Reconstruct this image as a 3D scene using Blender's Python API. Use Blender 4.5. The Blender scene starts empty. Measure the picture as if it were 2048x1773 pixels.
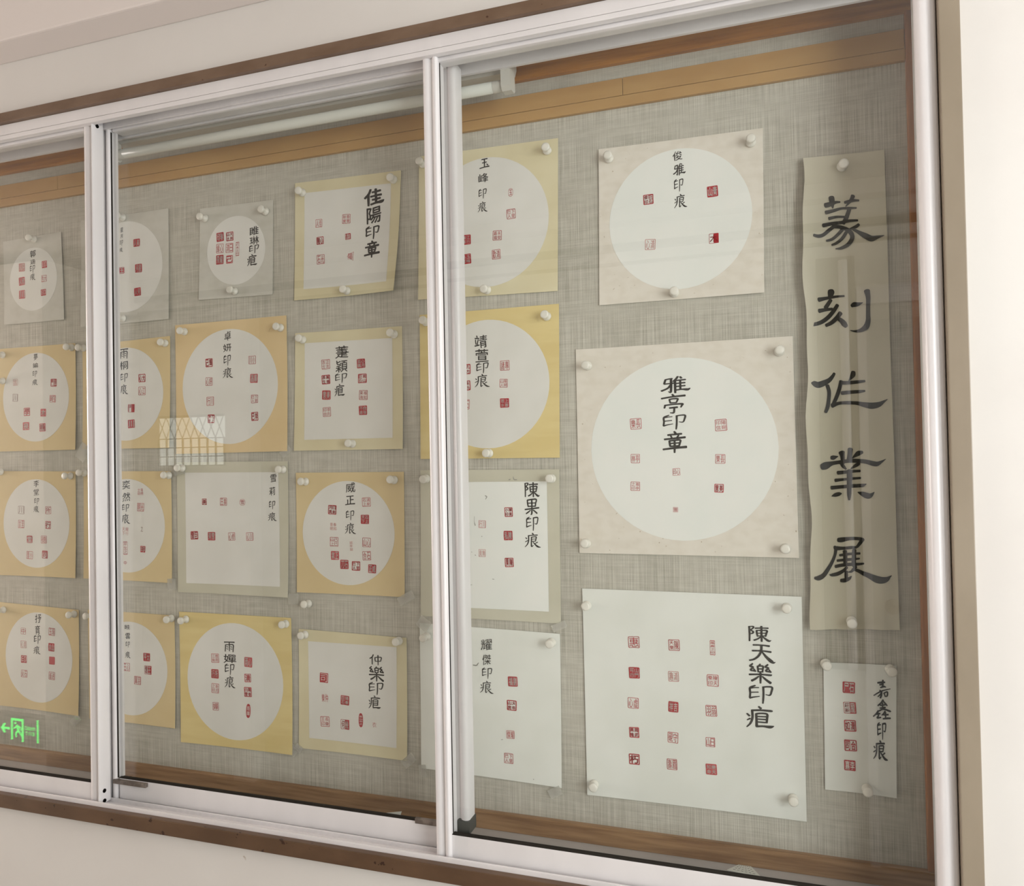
# -*- coding: utf-8 -*-
import bpy, bmesh, math, random
from mathutils import Vector, Matrix
random.seed(7)
SC = bpy.context.scene
COL = SC.collection
# ------------------------------------------------------------------ camera
YAW, PITCH, ROLL, FPX = 0.3227220, 0.0156463, -0.0194027, 1550.0
CD, CZ = 1.43, 1.62                 # distance of the camera to the pin board, eye height
PW, PH = 2048, 1773
fw = Vector((-math.sin(YAW)*math.cos(PITCH), math.cos(YAW)*math.cos(PITCH), math.sin(PITCH)))
rt = fw.cross(Vector((0, 0, 1))).normalized(); up = rt.cross(fw)
rt2 = rt*math.cos(ROLL)+up*math.sin(ROLL); up2 = -rt*math.sin(ROLL)+up*math.cos(ROLL)
cam = bpy.data.cameras.new('camera'); cam.sensor_fit = 'HORIZONTAL'; cam.sensor_width = 36
cam.lens = 36*FPX/PW; cam.clip_start = 0.02
co = bpy.data.objects.new('camera', cam); COL.objects.link(co)
M = Matrix(((rt2.x, up2.x, -fw.x, 0), (rt2.y, up2.y, -fw.y, -CD), (rt2.z, up2.z, -fw.z, CZ), (0, 0, 0, 1)))
co.matrix_world = M
SC.camera = co
# ------------------------------------------------------------------ world, lamps, exposure
w = bpy.data.worlds.new('world'); SC.world = w; w.use_nodes = True
w.node_tree.nodes['Background'].inputs[0].default_value = (0.75, 0.85, 1.0, 1)
w.node_tree.nodes['Background'].inputs[1].default_value = 1.0
def area(name, loc, target, sx, sy, power, col):
    l = bpy.data.lights.new(name, 'AREA'); l.shape = 'RECTANGLE'; l.size = sx; l.size_y = sy
    l.energy = power; l.color = col
    o = bpy.data.objects.new(name, l); COL.objects.link(o); o.location = loc
    d = Vector(target)-Vector(loc); o.rotation_euler = d.to_track_quat('-Z', 'Y').to_euler()
    return o
area('window_daylight', (2.15, -2.17, 1.75), (2.15, 0, 1.72), 1.7, 1.5, 64, (0.95, 0.985, 1.0))
area('right_end_fill', (3.17, -1.2, 1.75), (0, -1.2, 1.7), 1.5, 1.5, 30, (0.95, 0.985, 1.0))  # added neutral fill light at the unseen right end
area('left_end_fill', (-5.97, -1.2, 1.75), (0, -1.2, 1.7), 1.5, 1.6, 118, (1.0, 0.905, 0.875))  # added warm fill light at the unseen left end
SC.view_settings.view_transform = 'Standard'; SC.view_settings.look = 'None'
SC.view_settings.gamma = 1; SC.view_settings.use_curve_mapping = False
SC.view_settings.exposure = 0.11
# ------------------------------------------------------------------ helpers
def U(px, py, Y=0.0):
    """point of the plane y = Y that the picture shows at (px, py)"""
    d = fw + rt2*((px-PW/2)/FPX) - up2*((py-PH/2)/FPX)
    t = (CD+Y)/d.y
    return Vector((d.x*t, Y, CZ+d.z*t))
def srgb(c):
    return tuple(((v/255)/12.92 if v/255 <= 0.04045 else ((v/255+0.055)/1.055)**2.4) for v in c)+(1,)
def N(nt, t, **k):
    n = nt.nodes.new(t)
    for a, b in k.items(): setattr(n, a, b)
    return n
def mat(name, col, rough=0.6, spec=0.3, metal=0.0, vary=None, bump=None, spots=None):
    """vary=(scale xyz, colour2, contrast lo, hi)  bump=(scale xyz, strength, distance)  spots=(scale, threshold, colour)"""
    m = bpy.data.materials.new(name); m.use_nodes = True; nt = m.node_tree
    b = nt.nodes['Principled BSDF']
    b.inputs['Roughness'].default_value = rough; b.inputs['Metallic'].default_value = metal
    b.inputs['Specular IOR Level'].default_value = spec
    c = srgb(col); b.inputs['Base Color'].default_value = c
    tc = N(nt, 'ShaderNodeTexCoord')
    last = None
    if vary:
        mp = N(nt, 'ShaderNodeMapping'); mp.inputs['Scale'].default_value = vary[0]
        nt.links.new(tc.outputs['Object'], mp.inputs['Vector'])
        nz = N(nt, 'ShaderNodeTexNoise'); nz.inputs['Scale'].default_value = 1; nz.inputs['Detail'].default_value = 5
        nt.links.new(mp.outputs[0], nz.inputs['Vector'])
        r = N(nt, 'ShaderNodeValToRGB'); r.color_ramp.elements[0].position = vary[2]; r.color_ramp.elements[1].position = vary[3]
        r.color_ramp.elements[0].color = c; r.color_ramp.elements[1].color = srgb(vary[1])
        nt.links.new(nz.outputs['Fac'], r.inputs[0]); last = r.outputs[0]
    if spots:
        nz = N(nt, 'ShaderNodeTexNoise'); nz.inputs['Scale'].default_value = spots[0]; nz.inputs['Detail'].default_value = 3
        nt.links.new(tc.outputs['Object'], nz.inputs['Vector'])
        r = N(nt, 'ShaderNodeValToRGB'); r.color_ramp.elements[0].position = spots[1]; r.color_ramp.elements[1].position = spots[1]+0.02
        nt.links.new(nz.outputs['Fac'], r.inputs[0])
        mx = N(nt, 'ShaderNodeMix', data_type='RGBA'); nt.links.new(r.outputs[0], mx.inputs[0])
        if last: nt.links.new(last, mx.inputs[6])
        else: mx.inputs[6].default_value = c
        mx.inputs[7].default_value = srgb(spots[2]); last = mx.outputs[2]
    if last: nt.links.new(last, b.inputs['Base Color'])
    if bump:
        mp = N(nt, 'ShaderNodeMapping'); mp.inputs['Scale'].default_value = bump[0]
        nt.links.new(tc.outputs['Object'], mp.inputs['Vector'])
        nz = N(nt, 'ShaderNodeTexNoise'); nz.inputs['Scale'].default_value = 1; nz.inputs['Detail'].default_value = 4
        nt.links.new(mp.outputs[0], nz.inputs['Vector'])
        bp = N(nt, 'ShaderNodeBump'); bp.inputs['Strength'].default_value = bump[1]; bp.inputs['Distance'].default_value = bump[2]
        nt.links.new(nz.outputs['Fac'], bp.inputs['Height']); nt.links.new(bp.outputs[0], b.inputs['Normal'])
    return m
def emis(name, col, s):
    m = bpy.data.materials.new(name); m.use_nodes = True; nt = m.node_tree; nt.nodes.clear()
    e = N(nt, 'ShaderNodeEmission'); e.inputs[0].default_value = srgb(col); e.inputs[1].default_value = s
    o = N(nt, 'ShaderNodeOutputMaterial'); nt.links.new(e.outputs[0], o.inputs[0]); return m
def glass_mat(name, tint, refl=1.0, dust=0.0):
    """window pane: transmits straight, mirrors by Schlick's law, on either side of a sheet with real thickness"""
    m = bpy.data.materials.new(name); m.use_nodes = True; nt = m.node_tree; nt.nodes.clear()
    g = N(nt, 'ShaderNodeNewGeometry')
    dt = N(nt, 'ShaderNodeVectorMath', operation='DOT_PRODUCT'); nt.links.new(g.outputs['Normal'], dt.inputs[0]); nt.links.new(g.outputs['Incoming'], dt.inputs[1])
    ab = N(nt, 'ShaderNodeMath', operation='ABSOLUTE'); nt.links.new(dt.outputs['Value'], ab.inputs[0])
    s1 = N(nt, 'ShaderNodeMath', operation='SUBTRACT'); s1.inputs[0].default_value = 1; nt.links.new(ab.outputs[0], s1.inputs[1])
    pw = N(nt, 'ShaderNodeMath', operation='POWER'); nt.links.new(s1.outputs[0], pw.inputs[0]); pw.inputs[1].default_value = 5
    ma = N(nt, 'ShaderNodeMath', operation='MULTIPLY_ADD'); nt.links.new(pw.outputs[0], ma.inputs[0]); ma.inputs[1].default_value = 0.95*refl; ma.inputs[2].default_value = 0.045*refl
    tr = N(nt, 'ShaderNodeBsdfTransparent'); tr.inputs[0].default_value = tint+(1,)
    gl = N(nt, 'ShaderNodeBsdfGlossy'); gl.inputs['Roughness'].default_value = 0.0; gl.inputs['Color'].default_value = (1, 1, 1, 1)
    mx = N(nt, 'ShaderNodeMixShader'); nt.links.new(ma.outputs[0], mx.inputs[0]); nt.links.new(tr.outputs[0], mx.inputs[1]); nt.links.new(gl.outputs[0], mx.inputs[2])
    last = mx.outputs[0]
    if dust:
        df = N(nt, 'ShaderNodeBsdfDiffuse'); df.inputs[0].default_value = (0.8, 0.79, 0.74, 1)
        m2 = N(nt, 'ShaderNodeMixShader'); m2.inputs[0].default_value = dust
        nt.links.new(last, m2.inputs[1]); nt.links.new(df.outputs[0], m2.inputs[2]); last = m2.outputs[0]
    o = N(nt, 'ShaderNodeOutputMaterial'); nt.links.new(last, o.inputs[0]); return m
def tag(o, label=None, cat=None, group=None, kind=None):
    if label: o['label'] = label
    if cat: o['category'] = cat
    if group: o['group'] = group
    if kind: o['kind'] = kind
    return o
def empty(name, loc, label=None, cat=None, group=None, kind=None):
    o = bpy.data.objects.new(name, None); COL.objects.link(o); o.location = loc; o.empty_display_size = 0.05
    return tag(o, label, cat, group, kind)
def wloc(o):
    v = Vector(o.location)
    while o.parent: o = o.parent; v += Vector(o.location)
    return v
def mesh(name, vs, fs, m, parent=None, smooth=False, mi=None, loc=None):
    """vs in world coordinates; origin at the parent's, or at loc"""
    if parent is not None:
        base = wloc(parent)
    else:
        base = Vector(loc) if loc is not None else Vector((0, 0, 0))
    me = bpy.data.meshes.new(name); me.from_pydata([tuple(Vector(v)-base) for v in vs], [], fs)
    for mm in (m if isinstance(m, (list, tuple)) else [m]): me.materials.append(mm)
    if mi:
        for p, k in zip(me.polygons, mi): p.material_index = k
    if smooth:
        for p in me.polygons: p.use_smooth = True
    me.update(); o = bpy.data.objects.new(name, me); COL.objects.link(o)
    if parent is not None: o.parent = parent
    elif loc is not None: o.location = loc
    return o
class MB:
    def __init__(s): s.v = []; s.f = []
    def add(s, vs, fs):
        n = len(s.v); s.v += [tuple(v) for v in vs]; s.f += [tuple(i+n for i in f) for f in fs]; return s
    def box(s, x0, x1, y0, y1, z0, z1, c=0.0):
        """box with edges chamfered by c"""
        if c <= 0:
            vs = [(x, y, z) for x in (x0, x1) for y in (y0, y1) for z in (z0, z1)]
            return s.add(vs, [(0, 1, 3, 2), (4, 6, 7, 5), (0, 4, 5, 1), (2, 3, 7, 6), (0, 2, 6, 4), (1, 5, 7, 3)])
        bm = bmesh.new(); bmesh.ops.create_cube(bm, size=1)
        for v in bm.verts: v.co = Vector(((x0+x1)/2+v.co.x*(x1-x0), (y0+y1)/2+v.co.y*(y1-y0), (z0+z1)/2+v.co.z*(z1-z0)))
        bmesh.ops.bevel(bm, geom=bm.edges[:], offset=c, segments=2, affect='EDGES', profile=0.7)
        bm.verts.index_update()
        s.add([v.co for v in bm.verts], [[v.index for v in f.verts] for f in bm.faces]); bm.free(); return s
    def prism(s, pts, a0, a1, axis):
        """closed outline pts extruded along axis ('x': pts=(y,z); 'z': pts=(x,y))"""
        n = len(pts); f = lambda p, a: (a, p[0], p[1]) if axis == 'x' else ((p[0], p[1], a) if axis == 'z' else (p[0], a, p[1]))
        vs = [f(p, a0) for p in pts]+[f(p, a1) for p in pts]
        fs = [(i, (i+1) % n, n+(i+1) % n, n+i) for i in range(n)]+[tuple(range(n))[::-1], tuple(range(n, 2*n))]
        return s.add(vs, fs)
    def lathe(s, prof, base, ax, seg=20):
        ax = Vector(ax).normalized(); u = ax.orthogonal().normalized(); w_ = ax.cross(u); b = Vector(base); n0 = len(s.v)
        for r, h in prof:
            for k in range(seg):
                a = 2*math.pi*k/seg; s.v.append(tuple(b+ax*h+(u*math.cos(a)+w_*math.sin(a))*r))
        for i in range(len(prof)-1):
            for k in range(seg):
                a, b2 = n0+i*seg+k, n0+i*seg+(k+1) % seg; s.f.append((a, b2, b2+seg, a+seg))
        s.f.append(tuple(n0+k for k in range(seg))[::-1]); s.f.append(tuple(n0+(len(prof)-1)*seg+k for k in range(seg)))
        return s
    def build(s, name, m, parent=None, smooth=False, loc=None):
        o = mesh(name, s.v, s.f, m, parent, smooth, loc=loc)
        bm = bmesh.new(); bm.from_mesh(o.data); bmesh.ops.recalc_face_normals(bm, faces=bm.faces[:]); bm.to_mesh(o.data); bm.free()
        return o
def autosmooth(o, ang=40):
    for p in o.data.polygons: p.use_smooth = True
    bm = bmesh.new(); bm.from_mesh(o.data)
    for e in bm.edges:
        if len(e.link_faces) == 2 and e.calc_face_angle(0) > math.radians(ang): e.smooth = False
    bm.to_mesh(o.data); bm.free(); return o
# ------------------------------------------------------------------ materials
M_wall = mat('wall_plaster', (215, 211, 206), 0.7, 0.2, vary=((3, 3, 3), (220, 217, 212), .35, .65), bump=((60, 60, 60), 0.08, 0.002), spots=(23, 0.745, (188, 178, 166)))
M_ceil = mat('ceiling_paint', (226, 218, 213), 0.75, 0.2)
M_opp = mat('far_wall_paint', (232, 229, 222), 0.7, 0.2, vary=((2, 2, 2), (226, 222, 214), .4, .6))
M_floor = mat('floor_tile', (150, 146, 142), 0.35, 0.4, vary=((4, 4, 4), (165, 160, 156), .4, .6))
M_alu = mat('white_enamel', (228, 225, 225), 0.28, 0.5, vary=((9, 9, 3), (222, 219, 219), .4, .6))
M_dark = mat('black_gap', (14, 12, 10), 0.9, 0.05)
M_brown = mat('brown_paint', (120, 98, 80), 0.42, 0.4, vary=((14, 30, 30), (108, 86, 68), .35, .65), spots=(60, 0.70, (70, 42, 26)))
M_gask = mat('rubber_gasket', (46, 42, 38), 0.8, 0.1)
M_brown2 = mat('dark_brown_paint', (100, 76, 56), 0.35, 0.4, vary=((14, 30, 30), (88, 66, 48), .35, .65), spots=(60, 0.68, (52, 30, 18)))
M_jamb = mat('taupe_paint', (148, 136, 118), 0.34, 0.45, vary=((10, 10, 4), (138, 126, 108), .35, .65))
M_wood = mat('orange_wood', (190, 128, 50), 0.45, 0.35, vary=((6, 40, 90), (156, 98, 34), .38, .66))
M_woodv = mat('orange_wood_upright', (176, 118, 70), 0.45, 0.35, vary=((90, 40, 6), (140, 88, 50), .38, .66))
M_woodb = mat('brown_wood', (172, 136, 98), 0.5, 0.3, vary=((7, 40, 110), (132, 98, 66), .36, .66))
M_tan = mat('tan_board', (186, 148, 94), 0.5, 0.3, vary=((5, 20, 20), (178, 138, 84), .4, .6))
M_box = mat('box_liner', (196, 192, 190), 0.4, 0.35, vary=((5, 5, 5), (184, 180, 178), .4, .6))
M_pin = mat('white_plastic', (230, 227, 216), 0.3, 0.5)
M_tube = mat('lamp_tube_glass', (222, 224, 216), 0.25, 0.5)
M_lamp = mat('lamp_enamel', (205, 203, 194), 0.4, 0.4)
M_steel = mat('worn_steel', (140, 130, 122), 0.5, 0.5, 0.4, vary=((60, 60, 60), (110, 100, 92), .4, .6))
M_block = mat('grey_plastic', (70, 72, 68), 0.55, 0.3)
M_ink = mat('black_ink', (34, 34, 30), 0.6, 0.15)
M_ink2 = mat('banner_ink', (24, 25, 22), 0.4, 0.25, vary=((30, 30, 30), (40, 40, 37), .4, .65))
M_smudge = mat('grey_smudge', (150, 150, 142), 0.7, 0.1)
M_red = mat('red_seal_paste', (172, 34, 44), 0.5, 0.3)
M_red2 = mat('worn_red_seal_paste', (186, 72, 76), 0.55, 0.3)
M_red3 = mat('faded_red_seal_paste', (196, 128, 122), 0.6, 0.3)
M_gryr = mat('dull_seal_paste', (150, 122, 116), 0.6, 0.3)
def fabric():
    m = bpy.data.materials.new('linen_cloth'); m.use_nodes = True; nt = m.node_tree; b = nt.nodes['Principled BSDF']
    b.inputs['Roughness'].default_value = 0.85; b.inputs['Specular IOR Level'].default_value = 0.15
    tc = N(nt, 'ShaderNodeTexCoord'); outs = []
    for sc_, det in (((900, 1, 9), 1), ((6, 1, 700), 2), ((7, 1, 4), 3), ((26, 1, 90), 3)):
        mp = N(nt, 'ShaderNodeMapping'); mp.inputs['Scale'].default_value = sc_; nt.links.new(tc.outputs['Object'], mp.inputs[0])
        nz = N(nt, 'ShaderNodeTexNoise'); nz.inputs['Scale'].default_value = 1; nz.inputs['Detail'].default_value = det
        nt.links.new(mp.outputs[0], nz.inputs['Vector']); outs.append(nz.outputs['Fac'])
    a = N(nt, 'ShaderNodeMath', operation='MULTIPLY_ADD'); nt.links.new(outs[1], a.inputs[0]); a.inputs[1].default_value = 0.5; nt.links.new(outs[0], a.inputs[2])
    c = N(nt, 'ShaderNodeMath', operation='MULTIPLY_ADD'); nt.links.new(outs[2], c.inputs[0]); c.inputs[1].default_value = 0.35; nt.links.new(a.outputs[0], c.inputs[2])
    d = N(nt, 'ShaderNodeMath', operation='MULTIPLY_ADD'); nt.links.new(outs[3], d.inputs[0]); d.inputs[1].default_value = 0.4; nt.links.new(c.outputs[0], d.inputs[2])
    r = N(nt, 'ShaderNodeValToRGB'); r.color_ramp.elements[0].position = 0.12; r.color_ramp.elements[1].position = 0.72
    r.color_ramp.elements[0].color = srgb((160, 156, 142)); r.color_ramp.elements[1].color = srgb((208, 205, 193))
    s_ = N(nt, 'ShaderNodeMath', operation='MULTIPLY_ADD'); nt.links.new(d.outputs[0], s_.inputs[0]); s_.inputs[1].default_value = 1.0; s_.inputs[2].default_value = -0.68
    nt.links.new(s_.outputs[0], r.inputs[0]); nt.links.new(r.outputs[0], b.inputs['Base Color'])
    bp = N(nt, 'ShaderNodeBump'); bp.inputs['Strength'].default_value = 0.35; bp.inputs['Distance'].default_value = 0.0008
    nt.links.new(a.outputs[0], bp.inputs['Height']); nt.links.new(bp.outputs[0], b.inputs['Normal'])
    return m
M_fab = fabric()
M_glass = glass_mat('float_glass', (0.982, 0.988, 0.983))
M_tape = glass_mat('clear_tape', (0.96, 0.96, 0.94), 1.5, 0.22)
# ------------------------------------------------------------------ structure
XL, XR = -6.0, 3.2
ZC = 2.66
BX0, BX1 = -2.9, 0.2462            # the recessed box runs from off the left edge to the right jamb
WY = -0.17                          # face of the wall
def sbox(name, x0, x1, y0, y1, z0, z1, m, c=0.0, parent=None, kind='structure'):
    o = MB().box(x0, x1, y0, y1, z0, z1, c).build(name, m, parent)
    if parent is None and kind: o['kind'] = kind
    return o
# front wall in one piece around the opening
OX0, OX1, OZ0, OZ1 = BX0-0.03, 0.268, 0.884, 2.388
mb = MB()
mb.box(XL, XR, WY, 0.1, OZ1, ZC); mb.box(XL, XR, WY, 0.1, 0.0, OZ0)
mb.box(XL, OX0, WY, 0.1, OZ0, OZ1); mb.box(OX1, XR, WY, 0.1, OZ0, OZ1)
wf = mb.build('wall_front', M_wall); wf['kind'] = 'structure'
sbox('wall_back', XL, XR, -2.3, -2.2, 0, ZC, M_opp)
sbox('wall_left', XL-0.1, XL, -2.3, 0.1, 0, ZC, M_opp)
sbox('wall_right', XR, XR+0.1, -2.3, 0.1, 0, ZC, M_wall)
sbox('floor', XL-0.1, XR+0.1, -2.3, 0.1, -0.06, 0.0, M_floor)
sbox('ceiling', XL-0.1, XR+0.1, -2.3, 0.1, ZC, ZC+0.06, M_ceil)
# beam that runs above the showcase
sbox('trim_1', XL, XR, WY-0.072, WY-0.0002, 2.505, ZC-0.0005, M_ceil, 0.004)
# stepped cornice and conduit on the wall behind the camera
sbox('trim_2', XL, XR, -2.2, -2.12, 2.60, ZC-0.0005, M_ceil, 0.003)
sbox('trim_3', XL, XR, -2.1998, -2.165, 2.49, 2.52, mat('conduit_paint', (120, 112, 98), 0.5), 0.004)
sbox('trim_4', XL, XR, -2.1998, -2.185, 2.43, 2.445, mat('conduit_paint_pale', (150, 142, 128), 0.5), 0.003)
# pillar that carries the exit sign
sbox('trim_5', -4.6, -3.28, -2.1998, -1.66, 0.001, 2.598, M_opp, 0.006)
sbox('trim_6', -2.62, -2.5, -2.1998, -2.10, 0.001, 2.42, M_opp, 0.006)
# brown painted surround
c = 0.0015
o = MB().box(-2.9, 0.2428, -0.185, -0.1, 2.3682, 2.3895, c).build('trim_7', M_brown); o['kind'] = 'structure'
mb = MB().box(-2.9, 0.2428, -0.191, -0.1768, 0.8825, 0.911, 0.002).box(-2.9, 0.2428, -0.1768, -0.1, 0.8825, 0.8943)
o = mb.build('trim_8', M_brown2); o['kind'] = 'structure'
o = MB().box(0.2434, 0.2708, -0.18, -0.08, 0.8825, 2.3895, 0.0015).build('trim_9', M_jamb); o['kind'] = 'structure'
o = MB().box(-2.9305, -2.9005, -0.18, -0.08, 0.8825, 2.3895, 0.0015).build('trim_12', M_jamb); o['kind'] = 'structure'
# ------------------------------------------------------------------ the showcase: one fixed box with its board, rails and liner
case = empty('display_case', (-1.3, 0, 0.89), 'wide recessed display case, white sliding frame around a linen pin board', 'display case')
mesh('pin_board', [(BX0, 0, 0.88), (BX1, 0, 0.88), (BX1, 0, 2.39), (BX0, 0, 2.39)], [(0, 1, 2, 3)], M_fab, case)
MB().box(BX0, BX1, 0.001, 0.02, 0.88, 2.39).build('back_panel', M_woodb, case)
MB().box(BX0, BX1, -0.095, 0.0, 2.380, 2.392, 0.0).build('top_liner', M_box, case)
MB().box(BX0, BX1, -0.089, 0.0, 0.878, 0.8942, 0.0).build('ledge', M_box, case)
MB().box(BX1-0.002, BX1+0.001, -0.095, 0.0, 0.8905, 2.380).build('side_liner', M_box, case)
MB().box(BX0, BX1-0.003, -0.012, -0.0002, 2.344, 2.3799, 0.002).build('top_batten', M_wood, case)
MB().box(BX0, BX1-0.003, -0.012, -0.0002, 0.8944, 0.9275, 0.002).build('bottom_batten', M_woodb, case)
MB().box(0.2264, BX1-0.003, -0.0125, -0.0002, 0.9277, 2.3438, 0.002).build('side_batten', M_woodv, case)
MB().box(BX0-0.001, BX0+0.002, -0.095, 0.0, 0.8905, 2.380).build('side_liner', M_box, case)
MB().box(BX0+0.002, BX0+0.022, -0.0125, -0.0002, 0.9277, 2.3438, 0.002).build('side_batten', M_woodv, case)
xs = [BX0, -1.62, -0.2455, 0.2262]
for i in range(3):
    MB().box(xs[i], xs[i+1]-0.0008, -0.008, -0.0002, 2.2838, 2.3165, 0.001).build('rail_board', M_tan, case)
MB().box(BX0, 0.2262, -0.009, -0.0002, 2.2633, 2.2828, 0.0015).build('rail_moulding', M_tan, case)
# head of the sliding frame
H = MB()
H.box(BX0, BX1, -0.175, -0.168, 2.3452, 2.3678, 0.0008)
H.box(BX0, BX1, -0.176, -0.168, 2.3345, 2.3440, 0.0008)
H.box(BX0, BX1, -0.1685, -0.09, 2.362, 2.3676)
H.box(BX0, BX1, -0.1685, -0.164, 2.3345, 2.362)
H.box(BX0, BX1, -0.134, -0.129, 2.338, 2.362)
H.box(BX0, BX1, -0.096, -0.09, 2.330, 2.362)
H.build('head_track', M_alu, case)
S = MB()
S.box(BX0, BX1, -0.175, -0.09, 0.8945, 0.9030)
S.box(BX0, BX1, -0.1765, -0.1725, 0.9025, 0.9188, 0.0008)
S.box(BX0, BX1, -0.152, -0.148, 0.9025, 0.9075, 0.0006)
S.box(BX0, BX1, -0.137, -0.133, 0.9025, 0.910, 0.0006)
S.box(BX0, BX1, -0.096, -0.09, 0.9025, 0.9165, 0.0006)
S.build('sill_track', M_alu, case)
MB().box(BX0, BX1, -0.1722, -0.1690, 0.9030, 0.9042).build('groove_shade', M_gask, case)  # dark strips laid on the track to give the shade of grooves
MB().box(BX0, BX1, -0.1330, -0.1268, 0.9030, 0.9042).build('groove_shade', M_gask, case)
MB().box(BX1-0.0025, BX1+0.0013, -0.176, -0.15, 0.903, 2.366).build('jamb_gap', M_dark, case)
# ---- sliding panels
def outline(pts, r=3):
    return pts
def ridge(x0, x1, yb, yf, n=2):
    """plan outline of a profile with n rounded ridges between x0 and x1, back at yb, crests at yf"""
    pts = [(x1, yb), (x0, yb)]; K = 10*n
    for k in range(K+1):
        t = k/K; a = (t*n) % 1 if k < K else 1.0
        d = abs(math.sin(math.pi*t*n))**0.6
        pts.append((x0+(x1-x0)*t, yf+0.0035*(1-d)+(0.003 if k in (0, K) else 0)))
    return pts
def vstile(pts, z0, z1, parent, name='stile', m=M_alu):
    return autosmooth(MB().prism(pts, z0, z1, 'z').build(name, m, parent), 50)
def pane(x0, x1, y, z0, z1, parent):
    return MB().box(x0, x1, y-0.00125, y+0.00125, z0, z1).build('glass_pane', M_glass, parent)
def screw(x, y, z, parent, r=0.003):
    MB().lathe([(r*1.0, 0), (r*1.0, 0.0030)], (x, y, z), (0, -1, 0), 12).build('screw_hole', M_dark, parent)
GR = 'white framed glass sliding panels of the case'
# left panel (front track)
L = empty('sliding_panel', (-2.1, -0.1475, 0.911), 'leftmost sliding glass panel with a broad ridged right stile and black screw holes', 'glass panel', GR)
MB().box(-2.85, -1.345, -0.160, -0.148, 0.9105, 0.9487, 0.0012).build('bottom_rail', M_alu, L)
MB().box(-2.85, -1.345, -0.160, -0.136, 2.329, 2.358, 0.0012).build('top_rail', M_alu, L)
vstile([(-1.370, -0.136), (-1.370, -0.160), (-1.3690, -0.1628), (-1.3660, -0.1648), (-1.3620, -0.1652), (-1.3575, -0.164), (-1.3535, -0.1612), (-1.3500, -0.1600), (-1.3460, -0.1622), (-1.3432, -0.1685),
        (-1.3418, -0.1705), (-1.3398, -0.1702), (-1.3392, -0.1670), (-1.3400, -0.155), (-1.3418, -0.1405), (-1.3430, -0.1370), (-1.3450, -0.136)], 0.9085, 2.3395, L)
vstile([(-2.8975, -0.136), (-2.8975, -0.160), (-2.893, -0.165), (-2.880, -0.168), (-2.868, -0.165), (-2.8630, -0.160), (-2.8630, -0.136)], 0.9085, 2.3395, L)
MB().prism([(-1.3460, -0.1622), (-1.3432, -0.1685), (-1.3418, -0.1705), (-1.3398, -0.1702), (-1.3392, -0.1670), (-1.3395, -0.1615)], 0.9035, 0.9085, 'z').build('stile_end', M_alu, L)
pane(-2.84, -1.3485, -0.1515, 0.945, 2.333, L)
MB().box(-2.85, -1.3485, -0.1597, -0.1483, 0.9486, 0.9497).build('gasket', M_gask, L)
for px_, py_ in ((213.6, 1583), (214, 1603), (197, 252)):
    p_ = U(px_, py_, -0.157); MB().lathe([(0.0042, 0), (0.0042, 0.0022)], (-1.3408, -0.157, p_.z), (1, 0, 0), 14).build('screw_hole', M_dark, L)
# middle panel (rear track)
Mp = empty('sliding_panel', (-0.94, -0.1125, 0.911), 'middle sliding glass panel on the rear track, in front of the lamp tube', 'glass panel', GR)
MB().box(-1.33, -0.55, -0.1265, -0.1145, 0.9062, 0.9495, 0.0012).build('bottom_rail', M_alu, Mp)
MB().box(-1.332, -0.554, -0.1262, -0.1148, 0.9494, 0.9506).build('gasket', M_gask, Mp)
MB().box(-1.33, -0.55, -0.1265, -0.0985, 2.3335, 2.360, 0.0012).build('top_rail', M_alu, Mp)
vstile([(-1.366, -0.0985), (-1.366, -0.1265), (-1.3525, -0.1265), (-1.3524, -0.1150), (-1.3478, -0.1150), (-1.3472, -0.128), (-1.3440, -0.1302), (-1.3395, -0.1302), (-1.3362, -0.1285), (-1.3352, -0.1245), (-1.3352, -0.1180), (-1.3286, -0.1178), (-1.3286, -0.1125), (-1.352, -0.1115), (-1.352, -0.0985)], 0.9045, 2.3445, Mp)
MB().box(-1.3535, -1.3476, -0.1240, -0.1140, 0.906, 2.343).build('recess_shade', M_dark, Mp)  # black strip put in the recess to stand for its shade
MB().box(-1.3351, -1.3338, -0.1262, -0.1232, 0.950, 2.333).build('gasket', M_gask, Mp)
pane(-1.3345, -0.5535, -0.1215, 0.946, 2.337, Mp)
vstile([(-0.531, -0.0985), (-0.531, -0.124), (-0.5330, -0.1272), (-0.5370, -0.1290), (-0.5410, -0.1284), (-0.5450, -0.1262), (-0.5475, -0.1225), (-0.5500, -0.1215), (-0.5660, -0.1235), (-0.5720, -0.1265), (-0.578, -0.1265), (-0.578, -0.0985)][::-1], 0.962, 2.3395, Mp)
MB().box(-0.578, -0.5535, -0.1265, -0.0985, 0.9045, 0.963, 0.0012).build('stile_end', M_alu, Mp)
blk = MB().box(-0.5530, -0.5290, -0.1310, -0.0960, 0.9400, 0.9635, 0.002).build('corner_block', M_block, Mp); blk['label'] = 'dark grey plastic corner block'
def clip(pa, pb, h, th=0.003):
    a = U(*pa, -0.131); b = U(*pb, -0.131)
    z = (a.z+b.z)/2
    o = MB().box(a.x, b.x, -0.134, -0.1268, z-h/2, z+h/2, 0.0008).build('edge_clip', M_steel, Mp); o['label'] = 'worn steel edge clip'
clip((228, 1563), (293, 1572), 0.0085); clip((831, 1640), (893, 1651), 0.0095)
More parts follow.
